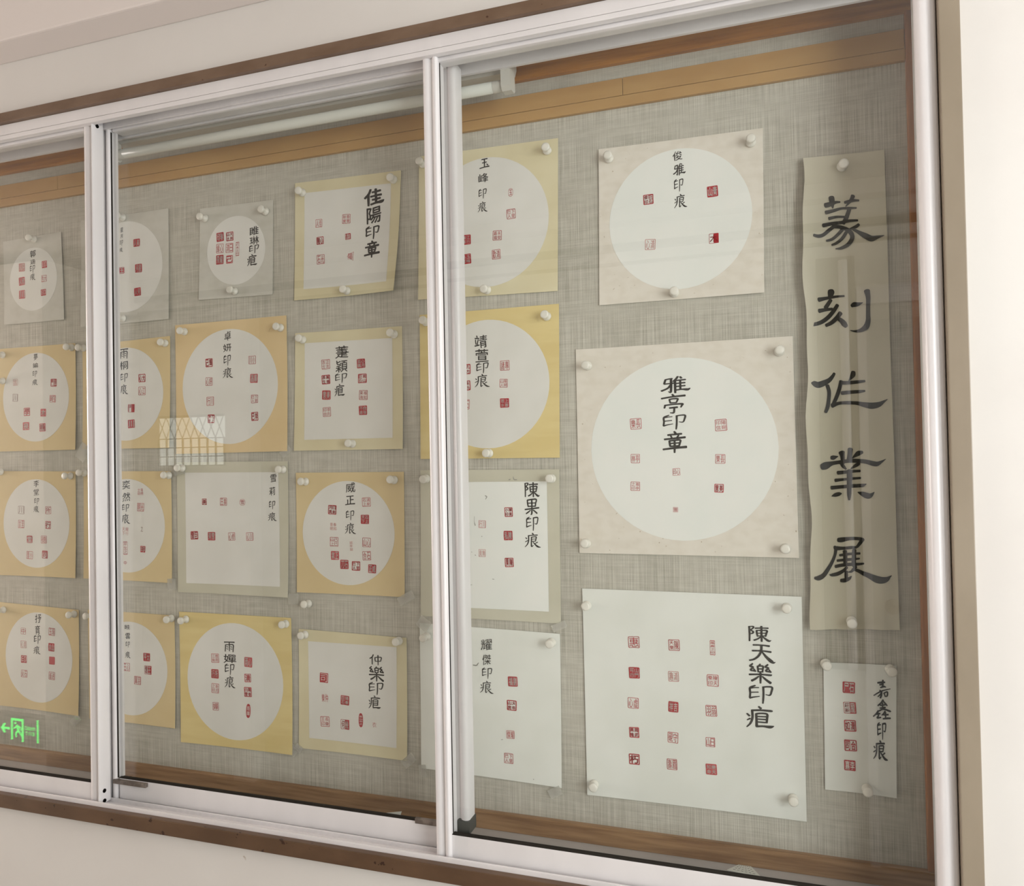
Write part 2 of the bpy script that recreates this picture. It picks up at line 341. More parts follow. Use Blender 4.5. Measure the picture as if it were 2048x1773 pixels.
# right panel (front track)
Rp = empty('sliding_panel', (-0.17, -0.1475, 0.911), 'right sliding glass panel in front of the tall banner and large square cards', 'glass panel', GR)
MB().box(-0.56, 0.222, -0.160, -0.148, 0.9105, 0.9515, 0.0012).build('bottom_rail', M_alu, Rp)
MB().box(-0.56, 0.222, -0.160, -0.136, 2.3285, 2.358, 0.0012).build('top_rail', M_alu, Rp)
vstile([(-0.5795, -0.136), (-0.5795, -0.1600), (-0.5785, -0.1640), (-0.5755, -0.1668), (-0.5715, -0.1672), (-0.5680, -0.1655), (-0.5650, -0.1632), (-0.5622, -0.1632), (-0.5600, -0.1652), (-0.5575, -0.1680), (-0.5540, -0.1690), (-0.5512, -0.1672), (-0.5505, -0.1630), (-0.5505, -0.136)], 0.9055, 2.3395, Rp)
vstile([(0.2150, -0.136), (0.2150, -0.1590), (0.2162, -0.1640), (0.2195, -0.1680), (0.2240, -0.1698), (0.2290, -0.1690), (0.2325, -0.1668), (0.2350, -0.1662), (0.2380, -0.1672), (0.2410, -0.1662), (0.2428, -0.1630), (0.2430, -0.136)], 0.9055, 2.3395, Rp)
MB().box(-0.5506, -0.5494, -0.1560, -0.1535, 0.953, 2.328).build('gasket', M_gask, Rp)
pane(-0.5525, 0.217, -0.1515, 0.949, 2.332, Rp)
MB().box(-0.5525, 0.217, -0.1597, -0.1483, 0.9514, 0.9524).build('gasket', M_gask, Rp)
# grubby specks on the enamel
# ---- lamp
lamp = empty('fluorescent_lamp', (-0.92, -0.055, 2.38), 'white fluorescent batten with an unlit tube, fixed under the top of the case', 'lamp')
MB().prism([(-0.078, 2.3798), (-0.032, 2.3798), (-0.032, 2.352), (-0.042, 2.335), (-0.066, 2.335), (-0.078, 2.352)], -1.382, -0.444, 'x').build('batten_body', M_lamp, lamp)
for xe, sgn in ((-0.447, 1), (-1.379, -1)):
    MB().prism([(-0.062, 2.337), (-0.062, 2.352), (-0.083, 2.352), (-0.090, 2.330), (-0.088, 2.300), (-0.080, 2.294), (-0.064, 2.294), (-0.058, 2.300), (-0.060, 2.325)], xe-0.010, xe+0.008, 'x').build('lamp_holder', M_lamp, lamp)
t = MB().lathe([(0.0095, 0), (0.0102, 0.001), (0.0102, 0.019), (0.0108, 0.02), (0.0108, 0.891), (0.0102, 0.892), (0.0102, 0.911), (0.0095, 0.912)], (-1.369, -0.073, 2.308), (1, 0, 0), 24)
autosmooth(t.build('lamp_tube', M_tube, lamp), 50)
for xa in (-1.3685, -0.476):
    o = MB().lathe([(0.0109, 0), (0.0109, 0.018)], (xa, -0.073, 2.308), (1, 0, 0), 24).build('tube_cap', M_lamp, lamp); autosmooth(o, 50)
# ------------------------------------------------------------------ glyphs from Blender's own font, and brush strokes
_g = {}
def glyph(ch, wt=0.0):
    if wt > 0:
        vs, fs = glyph(ch, 0.0); n = len(vs); out, of = [], []
        for i, (dx, dy) in enumerate(((-1, 0), (1, 0), (0, 1), (0, -1))):
            out += [(0.5+(x-0.5)*(1-2*wt)+dx*wt, 0.5+(y-0.5)*(1-2*wt)+dy*wt) for x, y in vs]; of += [tuple(q+n*i for q in f) for f in fs]
        return out, of
    k = (ch, wt)
    if k in _g: return _g[k]
    cu = bpy.data.curves.new('g', 'FONT'); cu.body = ch; cu.offset = wt; cu.resolution_u = 2; cu.fill_mode = 'FRONT'
    o = bpy.data.objects.new('g', cu); COL.objects.link(o)
    dg = bpy.context.evaluated_depsgraph_get(); me = o.evaluated_get(dg).to_mesh()
    vs = [(v.co.x, v.co.y) for v in me.vertices]; fs = [tuple(p.vertices) for p in me.polygons]
    o.evaluated_get(dg).to_mesh_clear(); bpy.data.objects.remove(o); bpy.data.curves.remove(cu)
    if not vs: vs = [(0, 0), (1, 0), (1, 1), (0, 1)]; fs = [(0, 1, 2, 3)]
    x0 = min(v[0] for v in vs); x1 = max(v[0] for v in vs); y0 = min(v[1] for v in vs); y1 = max(v[1] for v in vs)
    vs = [((x-x0)/max(x1-x0, 1e-6), (y-y0)/max(y1-y0, 1e-6)) for x, y in vs]
    _g[k] = (vs, fs); return _g[k]
def stroke_mesh(pts):
    """brush stroke: list of (x, y, width) -> 2-D verts and faces, smooth, with rounded ends"""
    P = [Vector(p) for p in pts]
    if len(P) == 2: P = [P[0], (P[0]+P[1])/2, P[1]]
    Q = [P[0]*2-P[1]]+P+[P[-1]*2-P[-2]]; out = []
    for i in range(1, len(Q)-2):
        a, b, c_, d = Q[i-1:i+3]
        for k in range(5):
            t = k/5
            out.append(0.5*((2*b)+(c_-a)*t+(2*a-5*b+4*c_-d)*t*t+(3*b-a-3*c_+d)*t**3))
    out.append(P[-1]); n = len(out); L_, R_ = [], []
    for i, p in enumerate(out):
        d = (out[min(i+1, n-1)]-out[max(i-1, 0)]); d = Vector((d.x, d.y)); d = d.normalized() if d.length else Vector((1, 0))
        nn = Vector((-d.y, d.x))*max(p.z, 0.5)/2; L_.append(Vector((p.x, p.y))+nn); R_.append(Vector((p.x, p.y))-nn)
    vs = [(v.x, v.y) for v in L_]+[(v.x, v.y) for v in R_]; fs = [(i, i+1, n+i+1, n+i) for i in range(n-1)]
    for idx, sg in ((0, -1), (n-1, 1)):
        p = out[idx]; q = out[1] if idx == 0 else out[n-2]
        d = Vector((p.x-q.x, p.y-q.y)).normalized(); nn = Vector((-d.y, d.x)); r = max(p.z, 0.5)/2; base = len(vs)
        for k in range(7):
            a = math.pi*k/6; vv = Vector((p.x, p.y))+nn*r*math.cos(a)+d*r*0.55*math.sin(a); vs.append((vv.x, vv.y))
        fs.append(tuple(range(base, base+7)))
    return vs, fs
# ------------------------------------------------------------------ cards
class Card:
    def __init__(s, corners_px, lift=None, base=0.0022):
        s.c = [U(x, y, 0) for x, y in corners_px]      # TL, TR, BR, BL on the board
        s.mid = sum(s.c, Vector())/4; s.base = base
        s.lift = lift or [random.uniform(0.0, 0.0015), random.uniform(0.0, 0.0015), random.uniform(0.001, 0.005), random.uniform(0.001, 0.004)]
        s.ux = (s.c[1]-s.c[0]+s.c[2]-s.c[3])/2; s.uz = (s.c[3]-s.c[0]+s.c[2]-s.c[1])/2
    def uv(s, x, z):
        dx, dz = x-s.mid.x, z-s.mid.z; a, b, c_, d = s.ux.x, s.uz.x, s.ux.z, s.uz.z; det = a*d-b*c_
        return 0.5+(d*dx-b*dz)/det, 0.5+(-c_*dx+a*dz)/det
    def h(s, u, v):
        u = min(max(u, 0), 1); v = min(max(v, 0), 1); q = lambda a, b: max(0, 1-math.hypot(1-a, 1-b)/0.75)**1.8
        return s.base+s.lift[0]*q(1-u, 1-v)+s.lift[1]*q(u, 1-v)+s.lift[2]*q(u, v)+s.lift[3]*q(1-u, v)
    def y(s, x, z, off):
        return -(s.h(*s.uv(x, z))+off)
    def pt(s, u, v):
        a = s.c[0].lerp(s.c[1], u); b = s.c[3].lerp(s.c[2], u); p = a.lerp(b, v); return Vector((p.x, -s.h(u, v), p.z))
def sheet(card, m, parent, name='backing_sheet', n=14, wave=None):
    vs, fs = [], []
    for lay in (0, 1):
        for j in range(n+1):
            for i in range(n+1):
                p = card.pt(i/n, j/n)
                if wave: p.x += wave(i/n, j/n)
                p.y += 0.0007*lay; vs.append(p)
    K = (n+1)*(n+1)
    for j in range(n):
        for i in range(n):
            a = j*(n+1)+i; fs.append((a, a+1, a+n+2, a+n+1)); fs.append((K+a, K+a+n+1, K+a+n+2, K+a+1))
    rim = [i for i in range(n+1)]+[j*(n+1)+n for j in range(1, n+1)]+[n*(n+1)+i for i in range(n-1, -1, -1)]+[j*(n+1) for j in range(n-1, 0, -1)]
    for k in range(len(rim)):
        a, b = rim[k], rim[(k+1) % len(rim)]; fs.append((a, K+a, K+b, b))
    o = mesh(name, vs, fs, m, parent, True)
    bm = bmesh.new(); bm.from_mesh(o.data); bmesh.ops.recalc_face_normals(bm, faces=bm.faces[:]); bm.to_mesh(o.data); bm.free()
    return autosmooth(o, 50)
def disc(card, m, parent, cx, cz, rx, rz, name='round_window'):
    vs = [Vector((cx, 0, cz))]; fs = []; K, Rn = 56, 7
    for r in range(1, Rn+1):
        for k in range(K):
            a = 2*math.pi*k/K; vs.append(Vector((cx+rx*r/Rn*math.cos(a), 0, cz+rz*r/Rn*math.sin(a))))
    for v in vs: v.y = card.y(v.x, v.z, 0.00035)
    for k in range(K): fs.append((0, 1+k, 1+(k+1) % K))
    for r in range(Rn-1):
        for k in range(K):
            a = 1+r*K+k; b = 1+r*K+(k+1) % K; fs.append((a, a+K, b+K, b))
    # thin rim so that the inset has thickness
    base = 1+(Rn-1)*K; n0 = len(vs)
    for k in range(K): v = vs[base+k].copy(); v.y += 0.00034; vs.append(v)
    for k in range(K): fs.append((base+k, n0+k, n0+(k+1) % K, base+(k+1) % K))
    return autosmooth(mesh(name, vs, fs, m, parent, True), 30)
def rectwin(card, m, parent, pts, name='square_window', n=10):
    q = [U(x, y, 0) for x, y in pts]; vs, fs = [], []
    for j in range(n+1):
        for i in range(n+1):
            p = q[0].lerp(q[1], i/n).lerp(q[3].lerp(q[2], i/n), j/n); p.y = card.y(p.x, p.z, 0.00035); vs.append(p)
    for j in range(n):
        for i in range(n): a = j*(n+1)+i; fs.append((a, a+1, a+n+2, a+n+1))
    return mesh(name, vs, fs, m, parent, True)
def cell(px, py, wp, hp):
    """centre and metric size of a small box of the board seen at (px, py) with pixel size wp x hp"""
    a = U(px-wp/2, py); b = U(px+wp/2, py); c_ = U(px, py-hp/2); d = U(px, py+hp/2)
    return (a.x+b.x)/2, (c_.z+d.z)/2, b.x-a.x, c_.z-d.z
def place(card, vs, off):
    return [Vector((x, card.y(x, z, off), z)) for x, z in vs]
STY = {'kai': (0.006, 0.12, 0.0), 'li': (0.007, 0.03, 0.0), 'bold': (0.018, 0.10, 0.0), 'thin': (0.0, 0.12, 0.0), 'run': (0.006, 0.24, 0.05)}
def inscription(card, parent, chars, style, m=None, name='inscription'):
    mb = MB(); wt, sh, rough = STY[style]; rnd = random.Random(len(chars)*7+int(card.mid.x*1000))
    for ch, px, py, wp, hp in chars:
        cx, cz, w_, h_ = cell(px, py, wp, hp); 
        if ch in BRUSH:
            S_ = BRUSH[ch]; thick = {'kai': 1.15, 'li': 1.12, 'bold': 1.4, 'thin': 1.0, 'run': 1.5}[style]
            allp = [p for s_ in S_ for p in s_]
            x0 = min(p[0] for p in allp); x1 = max(p[0] for p in allp); y0 = min(p[1] for p in allp); y1 = max(p[1] for p in allp)
            for s_ in S_:
                vs, fs = stroke_mesh([((p[0]-x0)/(x1-x0)*100, (p[1]-y0)/(y1-y0)*100, p[2]*thick) for p in s_])
                mb.add(place(card, [(cx+(x/100-.5)*w_, cz-(y/100-.5)*h_) for x, y in vs], 0.0007), fs)
            continue
        vs, fs = glyph(ch, wt); out = []
        ph = rnd.uniform(0, 6)
        for x, y in vs:
            x2 = x-0.5+0.018*math.sin(7*y+ph)+0.010*math.sin(19*y+ph); y2 = y-0.5+sh*(x-0.5)*0.9+0.02*math.sin(6*x+ph)
            out.append((cx+x2*w_, cz+y2*h_/(1+sh*0.6)))
        mb.add(place(card, out, 0.0007), fs)
    return mb.build(name, m or M_ink, parent)
POOL = ['長樂未央', '大吉', '平安', '如意', '山水', '書畫', '江南', '明月', '清風', '無為', '吉祥', '千秋', '萬歲', '之印', '福壽', '永年', '心遠', '日利', '下里巴人', '宜子孫', '延年', '石室', '青山', '樂天']
def seal(card, parent, px, py, wp, hp, kind, ink, txt=None, rnd=random.Random(3)):
    """kind: L red lines in a border, R white lines on red, H half and half, S solid, O/Q oval, T triangle, N no border"""
    cx, cz, w_, h_ = cell(px, py, wp, hp); an = rnd.uniform(-0.05, 0.05); ca, sa = math.cos(an), math.sin(an)
    W = lambda x, y: (cx+(x*ca*w_-y*sa*h_), cz+(x*sa*w_+y*ca*h_))
    vs, fs, mi = [], [], []
    def put(p2, f2, layer, k):
        n = len(vs); vs.extend(place(card, [W(*p) for p in p2], 0.0006+0.00012*layer)); fs.extend([tuple(i+n for i in f) for f in f2]); mi.extend([k]*len(f2))
    txt = txt or rnd.choice(POOL); tall = h_ > 1.7*w_
    j = lambda a=0.012: rnd.uniform(-a, a)
    def ring(shape, t, k=0):
        n = len(shape); inn = [(x*(1-2*t), y*(1-2*t)) for x, y in shape]
        put(shape+inn, [(i, (i+1) % n, n+(i+1) % n, n+i) for i in range(n)], 0, k)
    if kind in 'OQ' :
        K = 28; e = 0.5
        sq = [(0.5*math.copysign(abs(math.cos(2*math.pi*i/K))**0.8, math.cos(2*math.pi*i/K)), 0.5*math.copysign(abs(math.sin(2*math.pi*i/K))**(0.8), math.sin(2*math.pi*i/K))) for i in range(K)]
    elif kind == 'T': sq = [(-0.5, 0.0), (-0.2, 0.3), (0.5, 0.5), (0.42, 0.0), (0.45, -0.5), (-0.1, -0.2)]
    else:
        r = 0.06; sq = [(-.5+r, .5+j()), (.0, .5+j()), (.5-r, .5+j()), (.5+j(), .5-r), (.5+j(), 0), (.5+j(), -.5+r), (.5-r, -.5+j()), (0, -.5+j()), (-.5+r, -.5+j()), (-.5+j(), -.5+r), (-.5+j(), 0), (-.5+j(), .5-r)]
    cells = []
    n = len(txt); a = 0.41 if kind not in 'OQT' else 0.33
    if tall:
        for i, ch in enumerate(txt): hh = 2*a*1.05/n; cells.append((ch, -a, a, a*1.05-(i+1)*hh+0.02, a*1.05-i*hh-0.02))
    elif n == 1: cells = [(txt, -a, a, -a, a)]
    elif n == 2: cells = [(txt[0], 0.03, a, -a, a), (txt[1], -a, -0.03, -a, a)]
    elif n == 3: cells = [(txt[0], 0.03, a, -a, a), (txt[1], -a, -0.03, 0.03, a), (txt[2], -a, -0.03, -a, -0.03)]
    else: cells = [(txt[0], 0.03, a, 0.03, a), (txt[1], 0.03, a, -a, -0.03), (txt[2], -a, -0.03, 0.03, a), (txt[3], -a, -0.03, -a, -0.03)]
    if kind in 'RSQF': put(sq, [tuple(range(len(sq)))], 0, 0)
    if kind in 'LOT': ring(sq, 0.045)
    if kind == 'B': ring(sq, 0.085)
    if kind == 'H':
        put([(0, .49), (.5, .5), (.49, -.5), (0, -.49)], [(0, 1, 2, 3)], 0, 0); ring(sq, 0.04)
    for ch, x0, x1, y0, y1 in ([] if kind == 'F' else cells):
        white = kind in 'RSQ' or (kind == 'H' and x0 > 0)
        wt = {'R': 0.012, 'Q': 0.0, 'S': -0.012, 'L': 0.0, 'B': 0.028, 'H': 0.01}.get(kind, 0.0)
        g, gf = glyph(ch, wt)
        put([(x0+x*(x1-x0), y0+y*(y1-y0)) for x, y in g], gf, 1, 1 if white else 0)
    o = mesh('seal_print', vs, fs, [ink, card.paper], parent, mi=mi); return o
# brush characters are given as strokes (x, y down, width), in a 100 x 100 cell
BRUSH = {
 '雅': [[(14, 18, 8), (25, 14, 7), (38, 12, 8)], [(14, 20, 7), (12, 32, 7), (10, 42, 7)], [(10, 44, 7), (26, 42, 7), (44, 40, 8)], [(34, 14, 8), (34, 60, 8), (32, 96, 7), (24, 90, 3)], [(34, 46, 7), (22, 70, 8), (0, 86, 9)],
       [(58, 0, 7), (52, 14, 8), (42, 30, 7)], [(48, 24, 8), (48, 60, 8), (48, 100, 7)], [(66, 2, 7), (70, 12, 8)], [(48, 25, 7), (84, 21, 8)], [(48, 43, 7), (82, 40, 8)], [(48, 62, 7), (82, 58, 8)], [(66, 24, 7), (66, 50, 7), (66, 78, 7)], [(46, 84, 8), (70, 80, 8), (88, 82, 13), (94, 80, 10), (100, 74, 3)]],
 '亭': [[(46, 0, 8), (52, 8, 9)], [(2, 20, 8), (50, 12, 8), (98, 8, 10)], [(34, 26, 7), (36, 36, 7), (38, 46, 7)], [(34, 26, 7), (52, 23, 7), (68, 24, 8), (66, 34, 7), (62, 44, 7)], [(38, 45, 6), (62, 44, 6)], [(16, 56, 8), (15, 64, 8), (13, 72, 7)], [(16, 57, 7), (50, 53, 7), (86, 52, 9), (84, 60, 8), (80, 70, 6)], [(34, 72, 8), (66, 69, 9)], [(53, 70, 8), (53, 84, 8), (50, 98, 8), (36, 98, 4)]],
 '陳': [[(4, 6, 7), (14, 4, 6), (24, 5, 8), (22, 16, 7), (12, 26, 6)], [(12, 28, 6), (23, 38, 8), (20, 48, 8), (10, 54, 4)], [(6, 6, 8), (7, 50, 8), (6, 100, 7)], [(32, 15, 8), (60, 12, 7), (88, 11, 9)], [(38, 29, 8), (39, 48, 8), (42, 68, 7)], [(38, 29, 7), (60, 27, 7), (82, 27, 9), (80, 46, 8), (76, 66, 7)], [(40, 47, 6), (79, 44, 6)], [(42, 65, 6), (77, 62, 6)], [(59, 0, 9), (59, 50, 9), (59, 100, 8)], [(56, 68, 6), (42, 84, 8), (26, 94, 9)], [(62, 66, 6), (78, 84, 10), (90, 94, 12), (100, 90, 3)]],
 '樂': [[(16, 0, 7), (4, 14, 8), (18, 18, 8), (6, 34, 8), (24, 38, 7)], [(20, 26, 6), (28, 40, 8)], [(50, 0, 7), (45, 8, 7)], [(38, 12, 8), (39, 26, 7), (40, 42, 7)], [(38, 12, 7), (50, 10, 7), (62, 11, 8), (61, 26, 7), (59, 42, 7)], [(39, 26, 6), (60, 25, 6)], [(40, 41, 6), (59, 40, 6)], [(84, 0, 7), (72, 14, 8), (86, 18, 8), (74, 34, 8), (92, 38, 7)], [(88, 26, 6), (96, 40, 8)],
       [(0, 58, 9), (50, 54, 8), (92, 55, 9), (100, 52, 4)], [(50, 46, 9), (50, 70, 9), (49, 100, 7)], [(42, 64, 6), (28, 78, 9), (10, 90, 10)], [(58, 64, 6), (74, 80, 10), (94, 96, 12)]],
 '嘉': [[(24, 16, 6), (44, 13, 8), (67, 10, 6)], [(56, 0, 7), (54, 16, 8), (53, 34, 6)], [(36, 26, 6), (58, 22, 6)], [(40, 41, 5), (60, 34, 7), (72, 36, 4)], [(0, 87, 5), (20, 74, 5), (50, 58, 5), (98, 44, 3)], [(36, 56, 6), (46, 66, 7), (44, 84, 7), (38, 98, 7)], [(50, 58, 5), (38, 78, 5), (24, 92, 4)], [(60, 70, 6), (66, 84, 5)], [(60, 70, 5), (80, 62, 6), (78, 84, 6), (64, 88, 4)]],
 '鑫': [[(60, 0, 7), (48, 16, 7), (28, 32, 5)], [(58, 4, 5), (72, 18, 7), (82, 28, 6)], [(42, 30, 5), (76, 23, 6)], [(56, 16, 6), (56, 34, 6), (54, 50, 6)], [(40, 44, 5), (72, 38, 6)], [(32, 60, 5), (60, 48, 6), (98, 56, 7), (100, 58, 3)], [(30, 58, 6), (16, 76, 6), (0, 90, 5)], [(16, 78, 5), (40, 72, 6)], [(28, 66, 5), (30, 84, 6), (22, 96, 6), (44, 92, 5)], [(70, 58, 6), (60, 72, 6), (50, 80, 4)], [(60, 78, 5), (88, 74, 6)], [(72, 64, 6), (72, 82, 6), (70, 92, 5)], [(56, 98, 5), (80, 94, 7), (100, 92, 6)]],
 '印': [[(30, 8, 7), (12, 22, 9), (12, 50, 8), (10, 74, 8)], [(12, 24, 7), (26, 20, 6), (42, 18, 5)], [(12, 46, 7), (26, 44, 6), (40, 42, 6)], [(10, 76, 9), (24, 70, 7), (44, 64, 4)],
       [(56, 14, 8), (74, 10, 8), (88, 12, 9), (86, 34, 8), (80, 54, 7), (66, 52, 4)], [(58, 14, 9), (58, 45, 8), (57, 75, 8), (55, 100, 6)]],
 '痕': [[(50, 0, 7), (56, 8, 8)], [(24, 18, 7), (52, 14, 6), (82, 12, 7)], [(26, 18, 7), (26, 50, 7), (18, 78, 6), (2, 98, 3)], [(8, 32, 6), (15, 40, 6)], [(4, 62, 4), (14, 56, 5), (22, 50, 3)],
       [(44, 28, 6), (44, 50, 7), (43, 74, 7), (44, 94, 7), (56, 84, 3)], [(44, 28, 6), (62, 25, 6), (74, 26, 7), (72, 42, 6), (69, 56, 5)], [(45, 42, 5), (70, 40, 4)], [(45, 57, 5), (70, 55, 5)], [(82, 62, 6), (70, 70, 5), (62, 74, 3)], [(54, 62, 5), (68, 80, 8), (84, 94, 10), (100, 98, 4)]],
 '章': [[(48, 0, 8), (54, 8, 9)], [(22, 16, 8), (50, 13, 8), (78, 11, 8)], [(34, 20, 7), (38, 28, 7)], [(66, 18, 7), (60, 27, 7)], [(8, 36, 8), (50, 32, 8), (92, 28, 9)], [(28, 44, 8), (29, 56, 8), (31, 70, 8)], [(28, 44, 7), (52, 41, 7), (72, 41, 8), (70, 56, 8), (66, 70, 8)], [(32, 56, 6), (68, 54, 6)], [(32, 70, 7), (66, 68, 6)], [(2, 84, 8), (50, 78, 9), (96, 74, 11)], [(49, 44, 8), (49, 70, 9), (48, 100, 7)]],
 '疸': [[(46, 0, 7), (54, 8, 9)], [(20, 20, 8), (54, 16, 8), (90, 16, 9), (96, 14, 4)], [(22, 20, 8), (22, 54, 8), (14, 80, 7), (0, 98, 4)], [(2, 36, 6), (11, 46, 8)], [(2, 66, 4), (13, 58, 7)],
       [(36, 34, 8), (37, 60, 8), (37, 92, 9)], [(36, 34, 7), (58, 30, 7), (76, 32, 8), (76, 50, 8), (74, 72, 7)], [(38, 46, 6), (74, 44, 6)], [(38, 58, 6), (74, 57, 6)], [(38, 71, 6), (74, 71, 6)], [(36, 92, 9), (60, 89, 8), (82, 90, 12), (92, 88, 10), (100, 84, 3)]],
 '天': [[(16, 4, 9), (50, 3, 8), (78, 6, 10)], [(12, 36, 9), (50, 34, 8), (84, 38, 10)], [(48, 5, 9), (46, 34, 9), (36, 62, 9), (18, 82, 9), (0, 90, 8)], [(50, 40, 6), (66, 66, 11), (84, 88, 15), (92, 96, 10), (100, 92, 4)]],
 '玉': [[(22, 8, 11), (50, 5, 10), (80, 4, 12)], [(28, 44, 10), (50, 41, 9), (72, 38, 10)], [(50, 8, 11), (50, 50, 11), (49, 90, 10)], [(0, 98, 10), (50, 90, 11), (98, 86, 13)], [(72, 58, 6), (84, 72, 13)]],
 '正': [[(14, 6, 10), (50, 3, 9), (86, 0, 11)], [(54, 6, 10), (54, 45, 10), (53, 88, 9)], [(55, 44, 8), (86, 40, 10)], [(24, 42, 10), (25, 66, 9), (24, 92, 9)], [(0, 98, 10), (48, 90, 10), (100, 86, 12)]],
 '雨': [[(2, 6, 10), (50, 3, 9), (98, 2, 11)], [(14, 32, 9), (13, 66, 9), (10, 98, 7)], [(14, 32, 8), (50, 28, 8), (86, 28, 10), (86, 66, 9), (84, 98, 8)], [(50, 5, 9), (50, 50, 9), (50, 92, 7)], [(24, 46, 6), (36, 54, 7)], [(24, 68, 6), (36, 74, 7)], [(62, 46, 6), (74, 52, 7)], [(62, 68, 6), (74, 72, 7)]],
 '果': [[(18, 6, 8), (20, 28, 9), (24, 48, 8)], [(18, 6, 8), (50, 1, 8), (82, 1, 9), (78, 24, 8), (74, 46, 8)], [(22, 25, 6), (76, 23, 6)], [(25, 46, 7), (74, 44, 7)], [(0, 66, 8), (50, 60, 8), (100, 54, 9)], [(50, 4, 9), (50, 50, 9), (48, 92, 9), (40, 98, 4)], [(40, 70, 5), (24, 82, 8), (8, 92, 8)], [(58, 68, 6), (74, 80, 9), (86, 90, 9)]],
 '佳': [[(34, 0, 9), (24, 26, 10), (4, 50, 10)], [(22, 32, 10), (22, 66, 10), (22, 98, 8)], [(42, 18, 9), (62, 16, 9), (84, 12, 10)], [(60, 0, 10), (60, 20, 10), (60, 42, 9)], [(34, 44, 9), (62, 40, 9), (88, 38, 10)], [(42, 64, 9), (62, 62, 9), (82, 58, 10)], [(61, 46, 10), (61, 66, 10), (60, 84, 9)], [(34, 92, 9), (62, 84, 10), (88, 80, 14), (100, 72, 6)]],
 '仲': [[(32, 0, 9), (22, 24, 10), (2, 40, 9)], [(22, 28, 9), (22, 60, 9), (22, 96, 8)], [(46, 26, 9), (46, 46, 9), (48, 66, 8)], [(46, 28, 8), (72, 22, 8), (98, 24, 9), (96, 44, 8), (92, 62, 8)], [(48, 64, 7), (92, 60, 8)], [(71, 4, 10), (71, 50, 10), (71, 100, 7)]],
}
# paper colours
P_white = mat('white_paper', (233, 235, 228), 0.75, 0.15, vary=((9, 9, 9), (228, 230, 222), .4, .6))
P_win = mat('window_paper', (229, 228, 222), 0.75, 0.15, vary=((9, 9, 9), (223, 222, 215), .4, .6))
P_greenish = mat('greenish_white_paper', (234, 237, 231), 0.75, 0.15, vary=((9, 9, 9), (238, 239, 233), .4, .6))
P_cream = mat('flecked_cream_card', (229, 223, 211), 0.8, 0.15, vary=((40, 9, 60), (221, 214, 200), .42, .7), spots=(150, 0.72, (186, 172, 150)))
P_pale = mat('pale_yellow_card', (224, 216, 182), 0.75, 0.15, vary=((6, 6, 9), (217, 207, 170), .4, .6))
P_gold = mat('golden_card', (227, 208, 148), 0.75, 0.15, vary=((5, 6, 40), (221, 200, 138), .4, .6))
P_tan = mat('tan_card', (222, 202, 156), 0.75, 0.15, vary=((6, 6, 9), (216, 195, 148), .4, .6))
P_peach = mat('peach_card', (226, 202, 156), 0.75, 0.15, vary=((6, 6, 9), (221, 196, 148), .4, .6))
P_grey = mat('grey_flecked_card', (206, 204, 194), 0.8, 0.15, vary=((30, 9, 50), (198, 196, 184), .42, .7))
P_sage = mat('sage_card', (206, 203, 184), 0.75, 0.15, vary=((6, 6, 9), (199, 196, 176), .4, .6))
P_banner = mat('ivory_rice_paper', (206, 201, 182), 0.7, 0.2, vary=((5, 5, 3), (198, 193, 172), .4, .6))
r1, r2, r3, gq = M_red, M_red2, M_red3, M_gryr
def conv(o, s):
    return lambda x, y: (o[0]+x/s, o[1]+y/s)
PINS = []
def card(crop, corners, m, win, winm, text, seals, pins, label, short, style='kai', lift=None, group='square cards of seal prints pinned to the board', cat='card'):
    o_, s_ = crop; T = conv(o_, s_)
    cd = Card([T(*p) for p in corners], lift); cd.paper = winm if win else m
    e = empty('seal_card', (cd.mid.x, -0.001, cd.mid.z), label, cat, group)
    sheet(cd, m, e)
    if win and win[0] == 'c':
        _, l, r, t, b, cx = win
        ct = U(*T(cx, t)); cb = U(*T(cx, b)); rz = (ct.z-cb.z)/2; zc = (ct.z+cb.z)/2
        ym = (t+b)/2; xr = U(*T(r, ym)).x
        if l is None: rx = rz; xc = xr-rz
        else: xl = U(*T(l, ym)).x; rx = (xr-xl)/2; xc = (xr+xl)/2
        disc(cd, winm, e, xc, zc, rx, rz)
    elif win: rectwin(cd, winm, e, [T(*p) for p in win[1:]])
    if text: inscription(cd, e, [(c_, *T(x, y), w_/s_, h_/s_) for c_, x, y, w_, h_ in text], style)
    rnd = random.Random(int(cd.mid.x*500+cd.mid.z*900))
    for q in seals:
        x, y, w_, h_, k, ink = q[:6]; seal(cd, e, *T(x, y), w_/s_, h_/s_, k, ink, q[6] if len(q) > 6 else None, rnd)
    for (x, y), where in pins: PINS.append((*T(x, y), cd, 'white push pin, %s of the %s' % (where, short)))
    return cd, e
TL, TR, BM, BL, BR = 'top left', 'top right', 'bottom middle', 'bottom left', 'bottom right'
